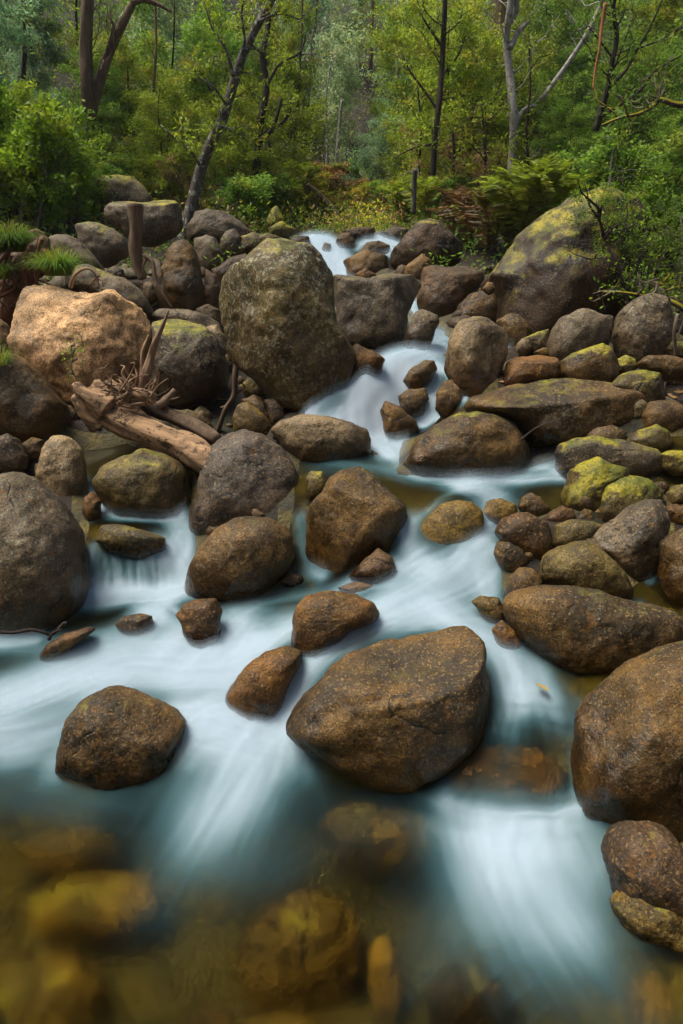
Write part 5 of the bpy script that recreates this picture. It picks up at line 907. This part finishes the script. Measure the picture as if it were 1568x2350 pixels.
wood_thing('dead_branch', 'curved bleached root lying on the bank above the tan boulder', 'branch', 4.25, [('limb', [(162,660),(172,635),(190,620),(210,616),(225,632),(232,655)], .011, .005, 0), ('limb', [(225,632),(210,650),(212,660)], .010, .004, -.03), ('limb', [(228,640),(236,645),(235,660)], .008, .003, -.03)], 'root', seed=5)
wood_thing('dead_branch', 'short broken branch sticking up beside the driftwood roots', 'branch', 3.5, [('limb', [(365,930),(382,915),(400,898)], .020, .014, 0), ('limb', [(380,918),(398,915),(412,910)], .006, .002, 0)], 'brown', seed=6)
wood_thing('dead_branch', 'wet dark stick lying in the foam at the frame edge', 'branch', 2.33, [('limb', [(-60,1440),(20,1452),(65,1450),(95,1460),(112,1468),(130,1452),(142,1443)], .006, .006, 0), ('limb', [(112,1468),(122,1452),(140,1448)], .006, .003, 0)], 'wet', seed=7)
wood_thing('dead_branch', 'thin fallen twig spray at the foot of the leaning tree', 'branch', 6.9, [('limb', [(428,540),(460,510),(500,490),(540,480)], .010, .003, 0), ('limb', [(480,500),(500,470),(490,440)], .006, .002, 0), ('limb', [(500,490),(540,500),(575,520)], .005, .002, 0), ('limb', [(520,485),(535,470),(545,472)], .004, .002, 0)], 'grey', seed=8)
wood_thing('dead_branch', 'mossy fallen stick along the front of the flat slab', 'branch', 3.05, [('limb', [(1195,1010),(1230,985),(1262,968)], .006, .003, 0)], 'dark', seed=9)
# clump of roots and earth under the grass tufts
rc = rock('torn root clump with red-brown earth below the grass tufts', 'umber', [(-60,600),(-20,570),(30,535),(85,525),(112,540),(117,575),(105,610),(70,640),(40,700),(20,750),(-60,760)], .0, .0, .9, .0, .8, group=LB, cat='root clump', rough=3.2, depth=4.75, thick=.5, tone=1.6, name='root_clump')
rc['stain_tone'] = [.20, .075, .03]
for k in range(16):
    r = np.random.default_rng(100 + k); x, y = r.uniform(0, 95), r.uniform(555, 620); T = Tubes()
    P = spline(at_y(np.array([x, x + r.uniform(-15, 12), x + r.uniform(-35, 22), x + r.uniform(-45, 30)]), np.array([y, y + 40, y + 80, y + r.uniform(90, 150)]), 4.62) + r.normal(size=(4, 3)) * .02, 14)
    T.add(P, np.linspace(.013, .003, 14), 5, .2, k); o = link('root', T.mesh('root'), BARK['redroot'], rc); o.location = tuple(-np.array(rc.location))

def ground_scatter(name, n, yr, fn, mat, size, label, cat):
    X, Yv = [], []
    while len(X) < n:
        y = rng.uniform(*yr, 4000); x = rng.uniform(-1, 1, 4000) * (y * .56 + .4); ok = (inside_dist(x, y) < -.12) & fn(x, y); X += list(x[ok]); Yv += list(y[ok])
    X = np.array(X[:n]); Yv = np.array(Yv[:n]); Z = ground_z(X, Yv); return X, Yv, Z
# litter of dead leaves on the banks
X, Yv, Z = ground_scatter('x', 9000, (2.4, 13), lambda x, y: x < 99, None, 0, '', '')
o = link('leaf_litter', leaves_mesh('leaf_litter', np.stack([X, Yv, Z + .012], 1), np.stack([rng.normal(size=9000), rng.normal(size=9000), rng.normal(size=9000) * .25], 1), rng.uniform(.03, .06, 9000), .016), LEAF['brown']); tag(o, 'dry brown leaves littering the banks', 'leaves', kind='stuff')
# undergrowth clumps on the forest floor
def undergrowth(name, n, yr, leaf, per, hgt, label, ln, seed, fn):
    global rng
    X, Yv, Z = ground_scatter('x', n, yr, fn, None, 0, '', '')
    pos = np.repeat(np.stack([X, Yv, Z], 1), per, 0); m = len(pos); hh = np.repeat(rng.uniform(.3, 1, n), per) * hgt
    u = rng.random(m); pos = pos + np.stack([rng.normal(size=m) * hh * .45, rng.normal(size=m) * hh * .45, u * hh], 1)
    d = rng.normal(size=(m, 3)) + np.array([0, 0, .5]); o = link(name, leaves_mesh(name, pos, d, rng.uniform(ln * .6, ln * 1.3, m), ln * .3), LEAF[leaf]); tag(o, label, 'undergrowth', kind='stuff')
undergrowth('undergrowth', 1000, (5.9, 15), 'green', 42, .36, 'green undergrowth covering the forest floor', .05, 1, lambda x, y: (np.abs(x) > .7) | (y > 7.9))
undergrowth('undergrowth', 520, (7.5, 17), 'olive', 42, .5, 'olive undergrowth between the trunks', .055, 2, lambda x, y: (np.abs(x) > .9) | (y > 10.5))
undergrowth('undergrowth', 220, (8.2, 17), 'brown', 40, .42, 'dry brown brush on the valley slope', .055, 3, lambda x, y: (x > -1.6) & (x < 1.4))
undergrowth('undergrowth', 200, (8.2, 15), 'yellow', 40, .4, 'yellow-green brush on the valley slope', .055, 4, lambda x, y: (x > -1.8) & (x < 1.6))
# the wood on the far slopes, one mass
def far_wood(name, n, yr, leaf, label, seed, hr, per=230, fn=None):
    r = np.random.default_rng(seed); pos, dr, ln = [], [], []
    k = 0
    while k < n:
        y = r.uniform(*yr); x = r.uniform(-1, 1) * (y * .54 + 1)
        if fn is not None and not fn(x, y): continue
        k += 1; z = float(valley(np.array(x), np.array(y))); h = r.uniform(*hr); rad = h * r.uniform(.22, .36)
        for b in range(7):                 # several leafy boughs per tree
            c = np.array([x, y, z]) + np.array([r.normal() * rad * .6, r.normal() * rad * .6, h * r.uniform(.25, 1)]); m = per // 7; q_ = r.normal(size=(m, 3)); q_ /= np.linalg.norm(q_, axis=1)[:, None]
            pos.append(c + q_ * (r.random((m, 1)) ** .4) * rad * np.array([.62, .62, .5])); dr.append(r.normal(size=(m, 3)) + np.array([0, 0, -.6])); ln.append(r.uniform(.07, .13, m) * (y / 18) ** .7)
    pos = np.concatenate(pos); ln = np.concatenate(ln); o = link(name, leaves_mesh(name, pos, np.concatenate(dr), ln, ln * .32), LEAF[leaf]); tag(o, label, 'forest', kind='stuff')
far_wood('distant_forest', 190, (13, 30), 'green', 'green wood on the far slopes', 1, (2.0, 3.8), fn=lambda x, y: abs(x) > 1.6)
far_wood('distant_forest', 90, (11.8, 15), 'green', 'green thicket behind the nearer trees', 8, (1.6, 3.2), fn=lambda x, y: abs(x) > 1.0)
far_wood('distant_forest', 110, (14, 34), 'olive', 'olive wood on the far slopes', 2, (2.0, 4.0))
far_wood('distant_forest', 170, (15, 40), 'pale', 'pale blue-green gums up the far valley', 3, (2.4, 5), fn=lambda x, y: abs(x) < .25 * y)
far_wood('distant_forest', 90, (15, 40), 'blue', 'blue-green gums on the far slope', 4, (2.4, 5))

# single leaves and a seedling
def fallen_leaf(x, y, label, L, col_, dy=0.0, up=.012):
    P, z = hit(x, y); n = 7; u = np.linspace(0, 1, n); w = .34 * np.sin(math.pi * u ** .8) + .01
    V = np.concatenate([np.stack([u - .5, sd * w, .18 * np.abs(sd) * w + .12 * (u - .5) ** 2], 1) for sd in (-1, 0, 1)]) * L
    i = np.arange(n - 1); F = np.concatenate([np.stack([i + k * n, i + 1 + k * n, i + 1 + (k + 1) * n, i + (k + 1) * n], 1) for k in (0, 1)])
    o = link('fallen_leaf', mesh_from('fallen_leaf', V, F), LEAF[col_], None, (P[0], P[1] + dy, P[2] + up)); o.rotation_euler = (random.uniform(-.5, .1), random.uniform(-.3, .3), x); tag(o, label, 'leaf', 'fallen leaves on the stream')
fallen_leaf(1243, 1596, 'reddish dead leaf caught in the fall right of the largest front boulder', .055, 'brown', 0, .03)
fallen_leaf(785, 1462, 'dark dead leaf on the lip of the narrow chute', .03, 'dead_fern', 0, .03)
fallen_leaf(640, 1352, 'tan dead leaf drifting in teal water below the rounded brown boulder', .035, 'brown', 0, .02)
drawn_tree('little green seedling growing on the face of the tan boulder', 'twig', 3.72, [([(176,868),(170,838),(172,812),(168,790)], .003, .0015)], [], 'bright', LB, 7, 3, .045, name='seedling', cat='plant', ln=(.014,.024), wd=.009, lo=.1)

# ------------------------------------------------------------------ the moist air of the gully
t = NT('gully_air')
t.n('OutputMaterial', {1: t.n('VolumePrincipled', {'Color': (.80, .90, .92, 1), 'Density': .0012, 'Anisotropy': .2})}, out=None)
hb = bmesh.new(); bmesh.ops.create_cube(hb, size=1.0)
for v in hb.verts: v.co = Vector((v.co.x * 180, v.co.y * 104 + 20, (v.co.z + .5) * (GROUND_TOP + 12) - 3.5))
hm = bpy.data.meshes.new('haze'); hb.to_mesh(hm); hb.free()
haze = link('haze', hm, t.m); tag(haze, kind='stuff')
